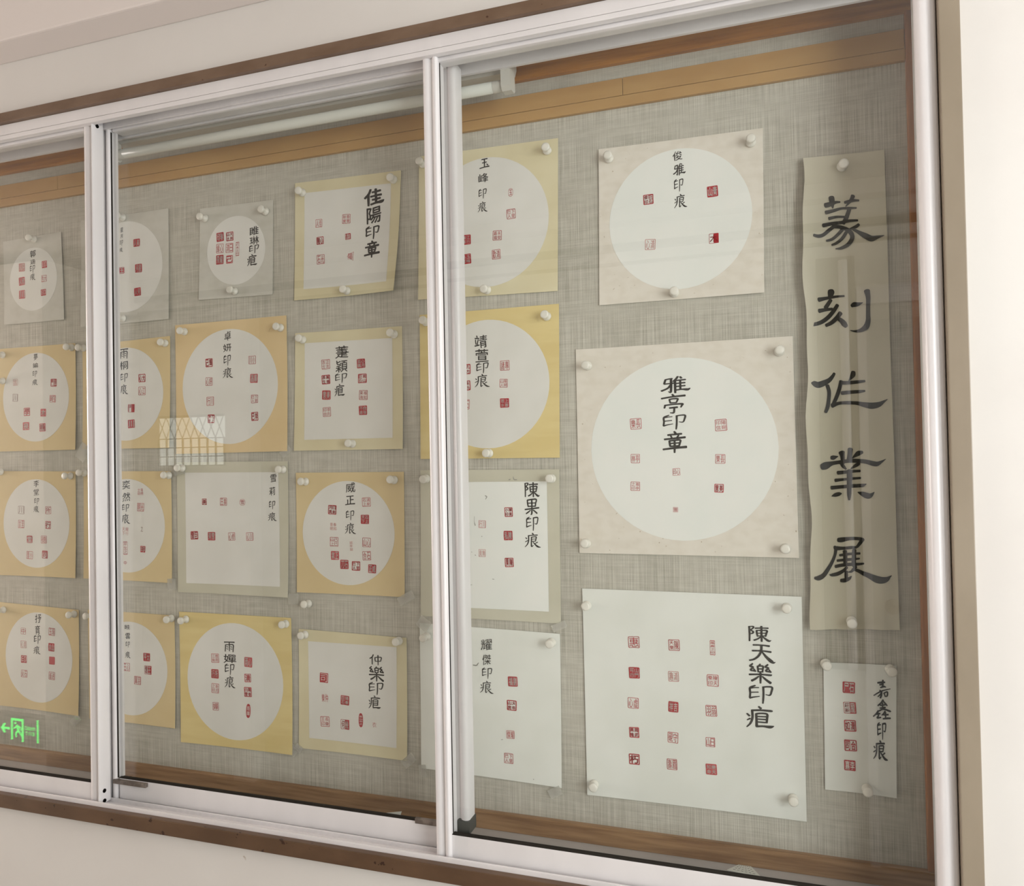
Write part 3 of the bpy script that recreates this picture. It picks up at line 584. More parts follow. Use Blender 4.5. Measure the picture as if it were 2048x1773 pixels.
# --- right column
card(((1180, 240), 4.546), [(82, 275), (1573, 80), (1585, 1575), (88, 1688)], P_cream, ('c', 178, 1478, 262, 1540, 840), P_greenish,
     [('俊', 797, 332, 85, 90), ('雅', 815, 455, 110, 105), ('印', 808, 600, 78, 110), ('痕', 825, 740, 115, 118)],
     [(533, 728, 92, 92, 'B', r1, '巨石俊印'), (1115, 655, 100, 100, 'R', r1, '青山'), (550, 1137, 95, 97, 'L', r3, '清心'), (1127, 1082, 88, 90, 'H', r1, '木')],
     [((172, 350), TL), ((1462, 205), TR), ((765, 1572), BM)], 'large flecked cream card with a round window and four seal prints, beside banner top', 'large cream card beside the banner top', 'kai', [0.002, 0.001, 0.004, 0.001])
card(((1100, 600), 3.224), [(168, 322), (1565, 235), (1605, 1663), (193, 1632)], P_cream, ('c', 268, 1475, 372, 1553, 870), P_greenish,
     [('雅', 812, 548, 185, 105), ('亭', 797, 670, 152, 118), ('印', 803, 790, 140, 92), ('章', 805, 918, 150, 135)],
     [(555, 800, 72, 70, 'L', r2, '長樂'), (1103, 808, 77, 75, 'L', r2, '陽朔印信'), (552, 1024, 58, 58, 'L', r2, '亭林'), (1099, 1026, 64, 60, 'L', r2, '長樂'), (552, 1202, 60, 58, 'L', r2, '雅亭之印'), (1091, 1215, 60, 56, 'B', r2, '美意'), (816, 1110, 48, 46, 'L', r2, '心印'), (811, 1353, 32, 32, 'L', r2, '雅')],
     [((242, 425), TL), ((1478, 333), TR), ((235, 1572), BL), ((1522, 1606), BR)], 'largest flecked cream card with a big round window and eight small seal prints', 'largest cream card with a round window', 'li')
cdA3, eA3 = card(((1100, 1120), 2.715), [(177, 155), (1366, 200), (1393, 1415), (205, 1272)], P_white, None, P_white, None,
     [(457, 446, 60, 62, 'L', r1, '惠'), (675, 462, 60, 60, 'L', r1, '陳天樂'), (883, 476, 28, 80, 'L', r2, '萬壽之印'), (459, 612, 58, 60, 'R', r1, '山門可行'), (672, 632, 56, 56, 'L', r3, '清趣'), (885, 654, 63, 64, 'L', r2, '陳天樂印'),
      (454, 776, 58, 58, 'L', r2, '虛心'), (671, 797, 54, 57, 'R', r1, '吉祥'), (877, 818, 60, 60, 'L', r2, '弱羽'), (459, 935, 53, 57, 'B', r2, '周武興隆'), (669, 963, 56, 58, 'L', r2, '守硯'), (872, 988, 50, 52, 'L', r2, '日山'),
      (460, 1080, 57, 58, 'B', r1, '朽'), (664, 1108, 55, 58, 'L', r1, '眉壽'), (877, 1135, 60, 58, 'R', r2, '樂天知命')],
     [((200, 250), TL), ((1287, 262), TR), ((240, 1222), BL), ((1322, 1300), BR)], 'big plain white sheet with fifteen seal prints in three rows of five, low right', 'big white sheet with fifteen seal prints', 'li', [0.001, 0.001, 0.004, 0.002])
T = conv((1390, 1160), 5.908)
inscription(cdA3, eA3, [(c_, *T(x, y), w_/5.908, h_/5.908) for c_, x, y, w_, h_ in [('陳', 768, 635, 260, 180), ('天', 795, 870, 300, 200), ('樂', 775, 1105, 265, 225), ('印', 780, 1352, 265, 205), ('疸', 770, 1620, 320, 250)]], 'li')
card(((1630, 1300), 5.721), [(95, 140), (928, 175), (928, 1678), (115, 1592)], P_white, None, P_white,
     [('嘉', 763, 445, 190, 205), ('鑫', 760, 675, 195, 215), ('印', 760, 925, 95, 185), ('痕', 743, 1140, 160, 210)],
     [(385, 428, 140, 130, 'R', r1, '石尸'), (397, 660, 142, 130, 'H', r1, '屋莊新'), (400, 865, 135, 130, 'B', r1, '清如'), (405, 1090, 142, 130, 'B', r1, '合司'), (397, 1317, 130, 120, 'R', r1, '李嘉')],
     [((120, 160), TL), ((858, 225), TR), ((595, 1595), BM)], 'narrow upright white card with five seal prints in a column, under the banner', 'narrow white card under the banner', 'run', [0.001, 0.002, 0.006, 0.001], cat='card')
# --- second column
card(((830, 260), 5.065), [(45, 275), (1452, 88), (1450, 1635), (42, 1725)], P_pale, ('c', None, 1360, 275, 1590, 790), P_win,
     [('玉', 708, 345, 95, 90), ('峰', 697, 492, 100, 98), ('印', 690, 652, 75, 95), ('痕', 690, 783, 95, 100)],
     [(973, 638, 48, 82, 'O', r1, '玉'), (978, 855, 90, 100, 'L', r1, '下里巴人'), (524, 1118, 93, 100, 'R', r1, '江行無事'), (838, 1073, 90, 98, 'L', r1, '永受嘉福'), (528, 1312, 92, 102, 'R', r1, '玉峰私印'), (828, 1265, 85, 98, 'L', r1, '清歡')],
     [((1338, 208), TR), ((730, 1622), BM), ((80, 345), TL)], 'pale yellow card with a round window, behind the top of the middle stile', 'pale yellow card behind the middle stile')
card(((830, 600), 5.374), [(55, 165), (1550, 45), (1560, 1697), (68, 1712)], P_gold, ('c', None, 1450, 215, 1598, 800), P_win,
     [('靖', 712, 450, 135, 140), ('萱', 725, 600, 140, 140), ('印', 730, 735, 122, 110), ('痕', 727, 870, 158, 135)],
     [(552, 748, 100, 110, 'B', r1, '孔方兄在'), (970, 708, 100, 108, 'L', r1, '專諸'), (552, 925, 100, 105, 'B', r1, '朱氏子南'), (958, 898, 85, 92, 'L', r2, '陽明山人'), (550, 1125, 85, 105, 'L', r1, '石司'), (968, 1110, 98, 100, 'R', r1, '上善若水')],
     [((1417, 178), TR), ((797, 1650), BM), ((118, 240), TL)], 'deep golden yellow card with a round window, right of the middle stile', 'deep golden card', 'li')
ce3 = card(((830, 920), 5.216), [(62, 108), (1508, 100), (1527, 1708), (68, 1625)], P_sage, ('r', (187, 235), (1380, 225), (1402, 1582), (190, 1525)), P_greenish,
     [('陳', 1228, 312, 152, 148), ('果', 1225, 492, 145, 158), ('印', 1228, 668, 118, 140), ('痕', 1232, 838, 162, 145)],
     [(982, 545, 85, 98, 'B', r1, '陳果小印'), (706, 672, 76, 78, 'L', r2, '川行'), (977, 790, 92, 97, 'R', r1, '陳私'), (706, 972, 72, 78, 'L', r3, '無竟'), (988, 1070, 90, 97, 'B', r1, '陳果')],
     [((1425, 197), TR), ((115, 197), TL)], 'pale sage card with a square window and smudges, behind the middle stile', 'pale sage card behind the middle stile')
ce4 = card(((830, 1230), 4.926), [(52, 80), (1432, 185), (1452, 1697), (70, 1505)], P_white, None, P_white,
     [('耀', 710, 292, 110, 115), ('傑', 710, 440, 85, 108), ('印', 715, 575, 92, 105), ('痕', 712, 710, 128, 118)],
     [(968, 655, 92, 98, 'R', r1, '劉福'), (958, 890, 94, 100, 'B', r1, '大年山房'), (946, 1177, 78, 80, 'L', r2, '耀傑'), (930, 1410, 88, 100, 'L', r1, '下里巴人')],
     [((1345, 275), TR), ((118, 215), TL)], 'plain white card with a column of four seal prints, behind middle stile foot', 'white card behind the middle stile foot', 'thin')
def marks(cd, e, o_, s_, lines):
    T_ = conv(o_, s_); mb = MB()
    for l in lines:
        vs, fs = stroke_mesh([(*T_(x, y), w_/s_) for x, y, w_ in l])
        mb.add(place(cd, [(U(x, y).x, U(x, y).z) for x, y in vs], 0.0009), fs)
    mb.build('smudge', M_smudge, e)['kind'] = 'stuff'
marks(*ce3, (830, 920), 5.216, [[(625, 590, 3), (624, 640, 3), (634, 684, 9)], [(738, 375, 8), (755, 385, 8), (742, 412, 5)], [(545, 1306, 6), (602, 1302, 4)], [(985, 210, 9), (1000, 202, 7)], [(1030, 175, 4), (1040, 205, 8), (1068, 208, 8)], [(700, 798, 7), (706, 799, 7)], [(552, 395, 6), (556, 430, 6)], [(815, 1243, 7), (832, 1245, 5)], [(595, 960, 6), (600, 962, 6)], [(632, 990, 6), (640, 998, 6)]])
marks(*ce4, (830, 1230), 4.926, [[(580, 492, 9), (612, 496, 10), (632, 470, 6)], [(540, 570, 4), (560, 571, 4)], [(1174, 1612, 8), (1178, 1614, 8)], [(855, 1226, 5), (872, 1224, 4)]])
# --- third column
card(((580, 330), 6.112), [(72, 230), (1365, 72), (1312, 1555), (65, 1662)], P_pale, ('r', (188, 350), (1243, 230), (1215, 1440), (178, 1525)), P_win,
     [('佳', 1040, 400, 230, 195), ('陽', 1035, 620, 185, 210), ('印', 1020, 835, 155, 155), ('章', 1018, 1040, 185, 200)],
     [(362, 720, 80, 100, 'L', r2, '佳人'), (697, 665, 100, 115, 'L', r2, '春華秋實'), (378, 930, 85, 95, 'B', r1, '心隨'), (718, 880, 68, 75, 'B', r1, '日長'), (385, 1160, 95, 115, 'L', r1, '光石'), (750, 1125, 85, 110, 'T', r2, '陽')],
     [((148, 338), TL), ((1262, 178), TR), ((695, 1540), BM)], 'pale yellow card with a square window and bold black writing, its lower right corner curling', 'pale yellow card with bold writing', 'bold', [0.001, 0.001, 0.016, 0.002])
card(((580, 640), 6.568), [(80, 180), (1478, 85), (1498, 1697), (65, 1722)], P_pale, ('r', (205, 310), (1350, 240), (1365, 1550), (200, 1578)), P_win,
     [('萐', 693, 425, 172, 160), ('穎', 690, 610, 155, 160), ('印', 680, 768, 145, 118), ('疸', 662, 925, 130, 155)],
     [(480, 587, 110, 125, 'L', r1, '正言吉士'), (942, 575, 108, 122, 'R', r1, '心月孤圓'), (482, 787, 110, 122, 'B', r1, '萬福長生'), (960, 772, 115, 122, 'B', r1, '南山巨石'), (488, 990, 110, 122, 'R', r1, '美意'), (973, 990, 112, 128, 'L', r1, '福如東海'), (495, 1212, 105, 122, 'L', r1, '李氏印信'), (970, 1190, 110, 122, 'R', r1, '自強不息')],
     [((165, 262), TL), ((1368, 192), TR), ((820, 1630), BM)], 'pale yellow card with a square window and eight seal prints beside central writing', 'pale yellow card with eight seal prints', 'li')
card(((580, 930), 6.568), [(85, 105), (1502, 92), (1518, 1735), (110, 1670)], P_tan, ('c', 178, 1382, 212, 1580, 790), P_win,
     [('威', 803, 298, 125, 140), ('正', 798, 467, 122, 115), ('印', 798, 665, 100, 122), ('痕', 803, 835, 140, 138)],
     [(565, 590, 108, 122, 'B', r1, '日新月異'), (1012, 490, 110, 120, 'L', r2, '清泉石上'), (993, 716, 108, 120, 'R', r1, '石上天下'), (578, 812, 100, 122, 'N', r3, '春和景明'), (590, 1010, 108, 122, 'L', r1, '己巳山上'), (1015, 1020, 110, 122, 'L', r1, '心山'), (815, 1065, 52, 150, 'N', r3, '延年益'), (602, 1190, 105, 115, 'R', r2, '正氣'), (1018, 1195, 110, 120, 'L', r1, '石合'), (725, 1308, 108, 120, 'R', r1, '石刀'), (877, 1328, 110, 122, 'B', r1, '下里巴人'), (1090, 1365, 103, 115, 'R', r1, '威正')],
     [((205, 222), TL), ((1368, 202), TR)], 'tan card with a round window crowded by twelve seal prints, left of the middle stile', 'tan card crowded with seal prints')
card(((580, 1230), 5.911), [(110, 165), (1385, 272), (1398, 1718), (118, 1568)], P_pale, ('r', (222, 310), (1268, 380), (1272, 1568), (240, 1450)), P_win,
     [('仲', 1020, 530, 135, 120), ('樂', 1033, 697, 175, 170), ('印', 1025, 870, 160, 140), ('疸', 1010, 1030, 140, 150)],
     [(410, 742, 98, 115, 'S', r1, '司'), (422, 980, 90, 115, 'N', r2, '仲樂'), (658, 1008, 100, 112, 'R', r1, '陽春巨石'), (425, 1257, 105, 120, 'L', r2, '長樂王印'), (660, 1293, 100, 115, 'H', r1, '幾何'), (847, 1242, 52, 165, 'Q', r1, '高山仰止'), (1007, 1295, 60, 75, 'N', r3, '衣')],
     [((178, 238), TL), ((1285, 312), TR)], 'pale yellow card with a square window, lowest of its column, left of the middle stile', 'lowest pale yellow card', 'li')
# --- fourth column
card(((380, 390), 8.058), [(175, 230), (1345, 85), (1345, 1610), (158, 1700)], P_grey, ('c', 290, 1225, 345, 1450, 760), P_win,
     [('睢', 1050, 585, 140, 150), ('琳', 1050, 740, 150, 140), ('印', 1045, 880, 145, 130), ('疸', 1015, 1055, 155, 180)],
     [(500, 685, 115, 145, 'R', r1, '琳印'), (655, 675, 115, 145, 'B', r1, '大林山水'), (495, 870, 115, 150, 'L', r2, '心緣'), (650, 860, 120, 150, 'L', r2, '日清'), (495, 1050, 118, 150, 'R', r1, '龍飛'), (650, 1045, 105, 130, 'B', r2, '己'), (778, 878, 55, 225, 'L', r2, '己未之印')],
     [((240, 378), TL), ((1218, 268), TR), ((722, 1555), BM)], 'small pale grey card with a round window holding seven close set seal prints', 'small pale grey card')
card(((340, 620), 5.912), [(72, 185), (1385, 68), (1410, 1672), (90, 1705)], P_peach, ('c', 160, 1287, 228, 1588, 715), P_win,
     [('卓', 692, 310, 78, 115), ('妍', 688, 450, 95, 100), ('印', 687, 600, 78, 120), ('痕', 695, 745, 118, 120)],
     [(473, 628, 82, 100, 'B', r1, '輝己'), (982, 595, 85, 98, 'L', r1, '小川'), (1003, 812, 90, 105, 'R', r2, '順昌'), (472, 850, 80, 98, 'L', r1, '妍心'), (487, 1082, 85, 105, 'L', r2, '川行'), (1012, 1055, 83, 98, 'L', r1, '下里巴人'), (498, 1290, 80, 100, 'B', r1, '石上清泉'), (1017, 1262, 82, 102, 'B', r1, '李巳')],
     [((168, 257), TL), ((1305, 212), TR)], 'peach tan card with a round window and eight seal prints in two columns', 'peach tan card', 'kai', [0.001, 0.001, 0.006, 0.002])
card(((340, 910), 5.912), [(90, 90), (1400, 75), (1420, 1682), (105, 1622)], P_sage, ('r', (190, 212), (1290, 205), (1325, 1555), (205, 1515)), P_win,
     [('雪', 1233, 278, 72, 98), ('莉', 1220, 430, 68, 105), ('印', 1218, 595, 68, 95), ('痕', 1222, 730, 100, 98)],
     [(418, 555, 55, 75, 'B', r1, '美'), (643, 555, 80, 92, 'L', r1, '壽王'), (866, 562, 65, 75, 'O', r1, '雪'), (300, 952, 88, 98, 'B', r1, '巨雪'), (502, 962, 87, 100, 'R', r1, '雪莉'), (740, 965, 80, 95, 'L', r1, '修心'), (955, 966, 85, 97, 'L', r2, '川心')],
     [((148, 160), TL), ((1335, 177), TR)], 'pale sage card with a square window and thin writing at its right edge', 'pale sage card with thin writing', 'kai', [0.001, 0.001, 0.007, 0.001])
card(((340, 1200), 5.542), [(112, 130), (1350, 200), (1378, 1708), (135, 1572)], P_gold, ('c', 205, 1265, 258, 1550, 730), P_win,
     [('雨', 668, 520, 112, 108), ('嬋', 675, 650, 138, 100), ('印', 670, 770, 98, 118), ('痕', 675, 908, 115, 125)],
     [(510, 645, 85, 100, 'L', r2, '煙雨江南'), (877, 690, 88, 110, 'R', r2, '心雨'), (508, 818, 80, 100, 'R', r1, '所行'), (871, 865, 72, 92, 'B', r2, '清'), (512, 978, 82, 105, 'L', r2, '新月之印'), (874, 1020, 84, 108, 'B', r2, '陽春白雪'), (517, 1178, 68, 88, 'L', r1, '嬋'), (880, 1228, 50, 155, 'Q', r1, '雨嬋')],
     [((178, 217), TL), ((1280, 270), TR)], 'golden yellow card with a round window, lowest card right of the left stile', 'lowest golden card', 'li', [0.001, 0.001, 0.006, 0.002])
# --- fifth column, partly behind the left stile
card(((0, 410), 5.851), [(962, 190), (1978, 45), (1988, 1340), (960, 1435)], P_grey, ('c', None, 1912, 205, 1265, 1440), P_win,
     [('星', 1437, 298, 32, 58), ('月', 1435, 370, 26, 48), ('印', 1433, 450, 32, 62), ('痕', 1430, 530, 38, 50)],
     [(1610, 447, 75, 90, 'R', r1, '美人'), (1436, 770, 60, 75, 'R', r1, '王'), (1632, 745, 80, 98, 'R', r1, '星月'), (1622, 1020, 78, 95, 'R', r1, '何人')],
     [((1438, 148), TL), ((1440, 1330), BM)], 'pale grey card with a round window, top of the column behind the left stile', 'pale grey card behind the left stile', 'kai')
card(((0, 670), 5.851), [(975, 130), (1998, 15), (2003, 1325), (985, 1340)], P_tan, ('c', None, 1922, 152, 1240, 1480), P_win,
     [('雨', 1462, 225, 95, 110), ('桐', 1460, 360, 95, 105), ('印', 1463, 505, 80, 98), ('痕', 1460, 640, 95, 110)],
     [(1672, 508, 80, 95, 'B', r1, '大心'), (1673, 658, 83, 98, 'L', r1, '江心'), (1548, 860, 78, 95, 'H', r1, '門'), (1550, 1043, 80, 98, 'R', r1, '川')],
     [((1930, 98), TR), ((975, 155), TL)], 'tan card with a round window, second down behind the left stile', 'second card down behind the left stile')
card(((0, 920), 5.851), [(985, 135), (2010, 133), (2030, 1440), (1000, 1385)], P_tan, ('c', None, 1940, 225, 1318, 1490), P_win,
     [('奕', 1488, 292, 90, 110), ('然', 1490, 435, 90, 110), ('印', 1480, 565, 75, 88), ('痕', 1480, 690, 105, 110)],
     [(1655, 375, 80, 95, 'N', r2, '奕然之印'), (1657, 555, 78, 98, 'L', r2, '光明'), (1672, 808, 32, 80, 'N', gq, '之'), (1478, 835, 90, 110, 'N', r3, '龍行天下'), (1480, 1032, 48, 155, 'L', r1, '平生之'), (1685, 1045, 58, 75, 'R', r1, '印'), (1480, 1205, 40, 55, 'N', r1, '中')],
     [((1975, 183), TR), ((985, 155), TL)], 'tan card with a round window, third down behind the left stile', 'third card down behind the left stile')
card(((0, 1190), 5.689), [(1010, 168), (1992, 235), (2015, 1512), (1030, 1405)], P_tan, ('c', None, 1915, 302, 1362, 1450), P_win,
     [('眭', 1460, 365, 60, 55), ('雲', 1465, 467, 55, 72), ('印', 1465, 565, 42, 65), ('痕', 1465, 680, 60, 72)],
     [(1680, 708, 75, 92, 'R', r1, '太平'), (1695, 855, 80, 98, 'H', r1, '王雲'), (1450, 820, 78, 92, 'L', r1, '心王'), (1577, 972, 78, 95, 'L', r2, '羽翼'), (1400, 1085, 22, 90, 'N', gq, '之印')],
     [((1948, 270), TR), ((1040, 235), TL)], 'tan card with a round window, lowest behind the left stile', 'lowest card behind the left stile')
# --- leftmost column
card(((0, 410), 5.851), [(48, 435), (725, 320), (765, 1345), (70, 1408)], P_grey, ('c', 128, 680, 505, 1240, 400), P_win,
     [('郭', 397, 575, 65, 85), ('涵', 393, 672, 60, 60), ('印', 392, 755, 55, 85), ('痕', 395, 845, 65, 75)],
     [(268, 735, 70, 95, 'R', r3, '月川'), (532, 700, 60, 82, 'S', r2, '印'), (268, 898, 70, 95, 'R', r2, '何人'), (528, 865, 62, 78, 'L', r2, '大生'), (272, 1052, 70, 98, 'R', r2, '川'), (521, 1028, 60, 75, 'S', r1, '印')],
     [((395, 400), 'top edge')], 'small pale grey card with a round window, top of the leftmost column', 'small grey card at the far left')
card(((0, 670), 5.851), [(-30, 170), (893, 100), (905, 1345), (-20, 1368)], P_tan, ('c', 48, 820, 212, 1250, 430), P_win,
     [('夢', 430, 260, 45, 80), ('諭', 428, 358, 62, 60), ('印', 420, 460, 45, 70), ('痕', 422, 555, 65, 65)],
     [(192, 558, 55, 75, 'L', r3, '言'), (641, 562, 72, 90, 'B', r1, '里門'), (192, 738, 62, 88, 'L', gq, '川'), (630, 750, 70, 85, 'L', r2, '昭'), (328, 903, 72, 95, 'B', r2, '學'), (520, 912, 65, 90, 'R', r2, '木'), (320, 1070, 75, 92, 'R', r2, '泉'), (512, 1085, 72, 95, 'B', r2, '陽朔')],
     [((835, 148), TR), ((28, 235), TL), ((30, 540), 'left edge')], 'tan card with a round window, second down in the leftmost column', 'second card down at the far left')
card(((0, 920), 5.851), [(-30, 132), (893, 137), (905, 1382), (-20, 1345)], P_tan, ('c', 55, 825, 228, 1262, 430), P_win,
     [('李', 437, 278, 60, 82), ('堂', 437, 378, 60, 80), ('印', 442, 487, 50, 72), ('痕', 437, 575, 65, 72)],
     [(262, 587, 72, 95, 'L', gq, '川'), (576, 590, 68, 88, 'L', r1, '所'), (262, 752, 70, 95, 'L', r2, '至言'), (575, 763, 65, 90, 'B', r2, '行'), (360, 930, 65, 85, 'R', r1, '堂'), (527, 933, 68, 88, 'L', r2, '德'), (362, 1115, 72, 92, 'L', r2, '小里'), (540, 1108, 65, 90, 'B', r1, '司')],
     [((825, 190), TR), ((10, 142), TL)], 'tan card with a round window, third down in the leftmost column', 'third card down at the far left')
card(((0, 1190), 5.689), [(0, 80), (905, 172), (915, 1372), (10, 1250)], P_tan, ('c', 78, 835, 200, 1222, 450), P_win,
     [('抒', 447, 268, 70, 105), ('育', 440, 398, 55, 115), ('印', 437, 510, 72, 95), ('痕', 432, 627, 80, 88)],
     [(278, 412, 55, 72, 'L', r1, '中'), (602, 420, 70, 88, 'L', r1, '琢玉'), (280, 563, 65, 82, 'L', r3, '清心'), (597, 595, 68, 92, 'R', r1, '山水'), (285, 730, 65, 85, 'S', r1, '印'), (604, 747, 65, 88, 'F', r2), (290, 895, 68, 85, 'L', r2, '石火'), (605, 920, 70, 88, 'L', r1, '逍遙')],
     [((842, 222), TR), ((38, 172), TL)], 'tan card with a round window, lowest of the leftmost column, above the green sign reflection', 'lowest card at the far left')
# --- banner
bc = Card([(1603, 322), (1767, 303), (1797.5, 1258), (1623, 1257)], [0.004, 0.003, 0.006, 0.005], 0.004); bc.paper = P_banner
be = empty('title_banner', (bc.mid.x, -0.001, bc.mid.z), 'tall ivory paper banner with five large black brush characters', 'banner')
_h = bc.h
bc.h = lambda u, v: _h(u, v)+0.012*max(0, 1-u/0.35)**2*math.sin(math.pi*min(1, v*1.05+0.02))**0.6+0.0018*math.sin(5*u+14*v)+0.0022*max(0, v-0.75)*4*math.sin(18*u+6*v)+0.003
sheet(bc, P_banner, be, 'paper_strip', 40, lambda u, v: (0.0025*math.sin(17*v+1)+0.0012*math.sin(43*v))*(1-u))
BAN = [((1590, 360), 5.214, [
 [(312,285,50),(360,272,48),(420,250,30),(465,245,18)],[(375,200,60),(380,230,60),(385,270,45),(390,310,14)],[(515,250,30),(560,238,34),(615,228,28),(660,228,22)],[(600,180,45),(590,205,40),(560,250,28),(525,290,10)],
 [(318,358,42),(400,335,34),(480,312,26),(560,308,28),(635,305,18)],[(562,320,42),(545,370,44),(525,420,46),(500,465,40)],[(352,418,34),(430,400,28),(510,398,22)],[(290,492,40),(380,470,36),(470,458,34),(560,440,30),(648,435,22)],
 [(400,500,36),(350,540,38),(290,590,36),(240,605,36),(192,598,28)],[(400,500,36),(470,505,38),(540,530,44),(585,575,48),(590,625,46),(550,685,42),(480,722,32),(420,730,10)],[(490,530,38),(440,585,34),(385,630,30),(325,648,22)],[(530,560,36),(490,620,34),(430,670,30),(380,690,20)],
 [(660,478,30),(630,500,34),(570,525,22)],[(600,525,26),(660,560,38),(730,600,60),(790,628,60),(850,615,36),(920,597,6)]]),
 ((1590, 360), 5.214, [
 [(370,1165,62),(372,1185,70),(365,1225,50)],[(245,1262,48),(320,1245,34),(420,1228,26),(508,1222,20)],[(370,1262,38),(345,1300,42),(315,1345,44)],[(248,1378,46),(310,1365,36),(385,1355,28)],
 [(438,1315,38),(400,1375,42),(340,1445,44),(270,1495,42),(195,1520,38),(138,1522,24)],[(470,1398,48),(430,1450,46),(375,1500,42),(320,1528,34)],[(440,1450,36),(480,1480,50),(508,1512,58),(528,1538,40)],[(585,1325,34),(610,1312,50),(650,1308,40),(700,1292,6)],
 [(742,1170,64),(755,1240,48),(755,1330,44),(755,1420,46),(755,1480,52),(735,1540,60),(680,1578,40),(620,1588,20),(570,1580,6)]]),
 ((1590, 720), 5.719, [
 [(445,162,32),(425,195,40),(385,240,52),(320,275,66),(260,295,70),(215,280,60),(180,258,28)],[(365,300,44),(385,370,44),(382,450,42),(370,540,44),(347,602,36)],[(662,145,50),(655,180,58),(625,225,26),(610,245,10)],[(522,250,44),(505,330,44),(475,420,44),(435,510,40)],
 [(530,268,44),(600,268,40),(700,258,38),(793,248,26)],[(530,385,44),(620,375,40),(720,368,38),(793,360,24)],[(420,528,52),(500,500,36),(600,495,38),(700,498,40),(780,515,56),(870,528,72),(950,515,60),(1010,480,28),(1050,455,6)]]),
 ((1590, 720), 5.719, [
 [(412,1120,44),(440,1118,50),(490,1105,8)],[(530,1060,72),(538,1100,52),(543,1165,44),(540,1195,40)],[(628,1022,60),(622,1090,56),(615,1150,60)],[(765,1058,34),(720,1070,56),(680,1100,34),(650,1125,10)],
 [(305,1225,70),(350,1210,84),(420,1185,48),(500,1172,42),(600,1158,44),(700,1155,46),(800,1165,48),(880,1185,56),(930,1190,52),(980,1165,28),(1028,1135,5)],[(515,1190,12),(545,1215,40),(580,1250,20)],[(732,1187,28),(695,1205,42),(635,1245,14)],
 [(485,1292,44),(560,1285,40),(650,1275,34),(738,1270,28)],[(458,1378,40),(550,1368,30),(640,1358,28),(743,1350,24)],[(415,1462,44),(520,1452,40),(640,1442,40),(760,1435,38),(808,1418,8)],[(618,1268,62),(618,1350,62),(615,1450,54),(614,1540,48),(614,1598,24)],
 [(415,1558,8),(455,1545,42),(500,1532,44),(528,1528,14)],[(712,1512,12),(760,1530,50),(820,1552,66),(860,1545,48),(898,1510,6)]]),
 ((1590, 1030), 7.09, [
 [(605,350,60),(650,348,70),(760,330,50),(860,328,46),(940,340,50),(960,355,40)],[(945,345,56),(910,395,50),(870,445,40)],[(553,442,36),(580,465,60),(680,465,44),(790,455,44),(862,452,34)],
 [(575,470,48),(560,560,42),(520,660,46),(460,760,56),(400,840,64),(330,880,70),(275,880,40)],[(700,505,62),(705,600,60),(705,690,56)],[(830,490,62),(825,600,62),(825,690,64),(850,740,50)],[(628,565,36),(720,550,40),(820,540,36),(910,538,32)],
 [(593,640,36),(700,628,40),(810,618,38),(905,610,24)],[(568,722,46),(680,700,48),(800,690,46),(900,688,36),(966,682,26)],[(728,732,40),(680,780,46),(600,825,54),(520,840,44),(485,835,14)],[(718,790,46),(718,860,48),(720,910,44)],
 [(645,920,50),(700,915,60),(760,890,44),(790,858,16)],[(830,750,44),(790,790,36),(745,800,14)],[(800,760,30),(870,775,44),(950,815,56),(1050,860,74),(1150,905,100),(1230,915,92),(1290,900,70),(1330,870,30),(1360,848,5)]])]
for org, sc_, strokes in BAN:
    mb = MB()
    for k, s_ in enumerate(strokes):
        vs, fs = stroke_mesh([tuple(p) for p in s_]); out = []
        for x, y in vs:
            q = U(org[0]+x/sc_, org[1]+y/sc_); out.append(Vector((q.x, bc.y(q.x, q.z, 0.0007+0.00003*k), q.z)))
        mb.add(out, fs)
    mb.build('brush_character', M_ink2, be)
PINS += [(1683.6, 333, bc, 'white push pin at the top of the tall ivory banner'), (1703, 1243, bc, 'white push pin at the bottom of the tall ivory banner')]
PINS += [(617, 1208, None, 'lone white push pin on bare linen between two tan and yellow cards')]
# ------------------------------------------------------------------ push pins
pb = MB().lathe([(0.0072, 0), (0.0083, 0.0006), (0.0086, 0.0022), (0.0078, 0.0042), (0.0054, 0.0058), (0.0048, 0.009), (0.0052, 0.0122), (0.0070, 0.0140), (0.0080, 0.0156), (0.0082, 0.0185), (0.0074, 0.0203), (0.0050, 0.0210)], (0, 0, 0), (0, -1, 0), 22)
proto = None
for px, py, cd, lab in PINS:
    p = U(px, py, 0.0)
    y = -(cd.h(*cd.uv(p.x, p.z))+0.0006) if cd else -0.0006
    p = U(px, py, y-0.002); p.y = y
    if proto is None:
        o = pb.build('push_pin', M_pin); autosmooth(o, 60); proto = o
    else:
        o = proto.copy(); COL.objects.link(o)
    o.location = p; o.rotation_euler = (random.uniform(-0.10, 0.05), 0, random.uniform(-0.10, 0.10))
    tag(o, lab, 'push pin', 'white push pins holding the sheets')
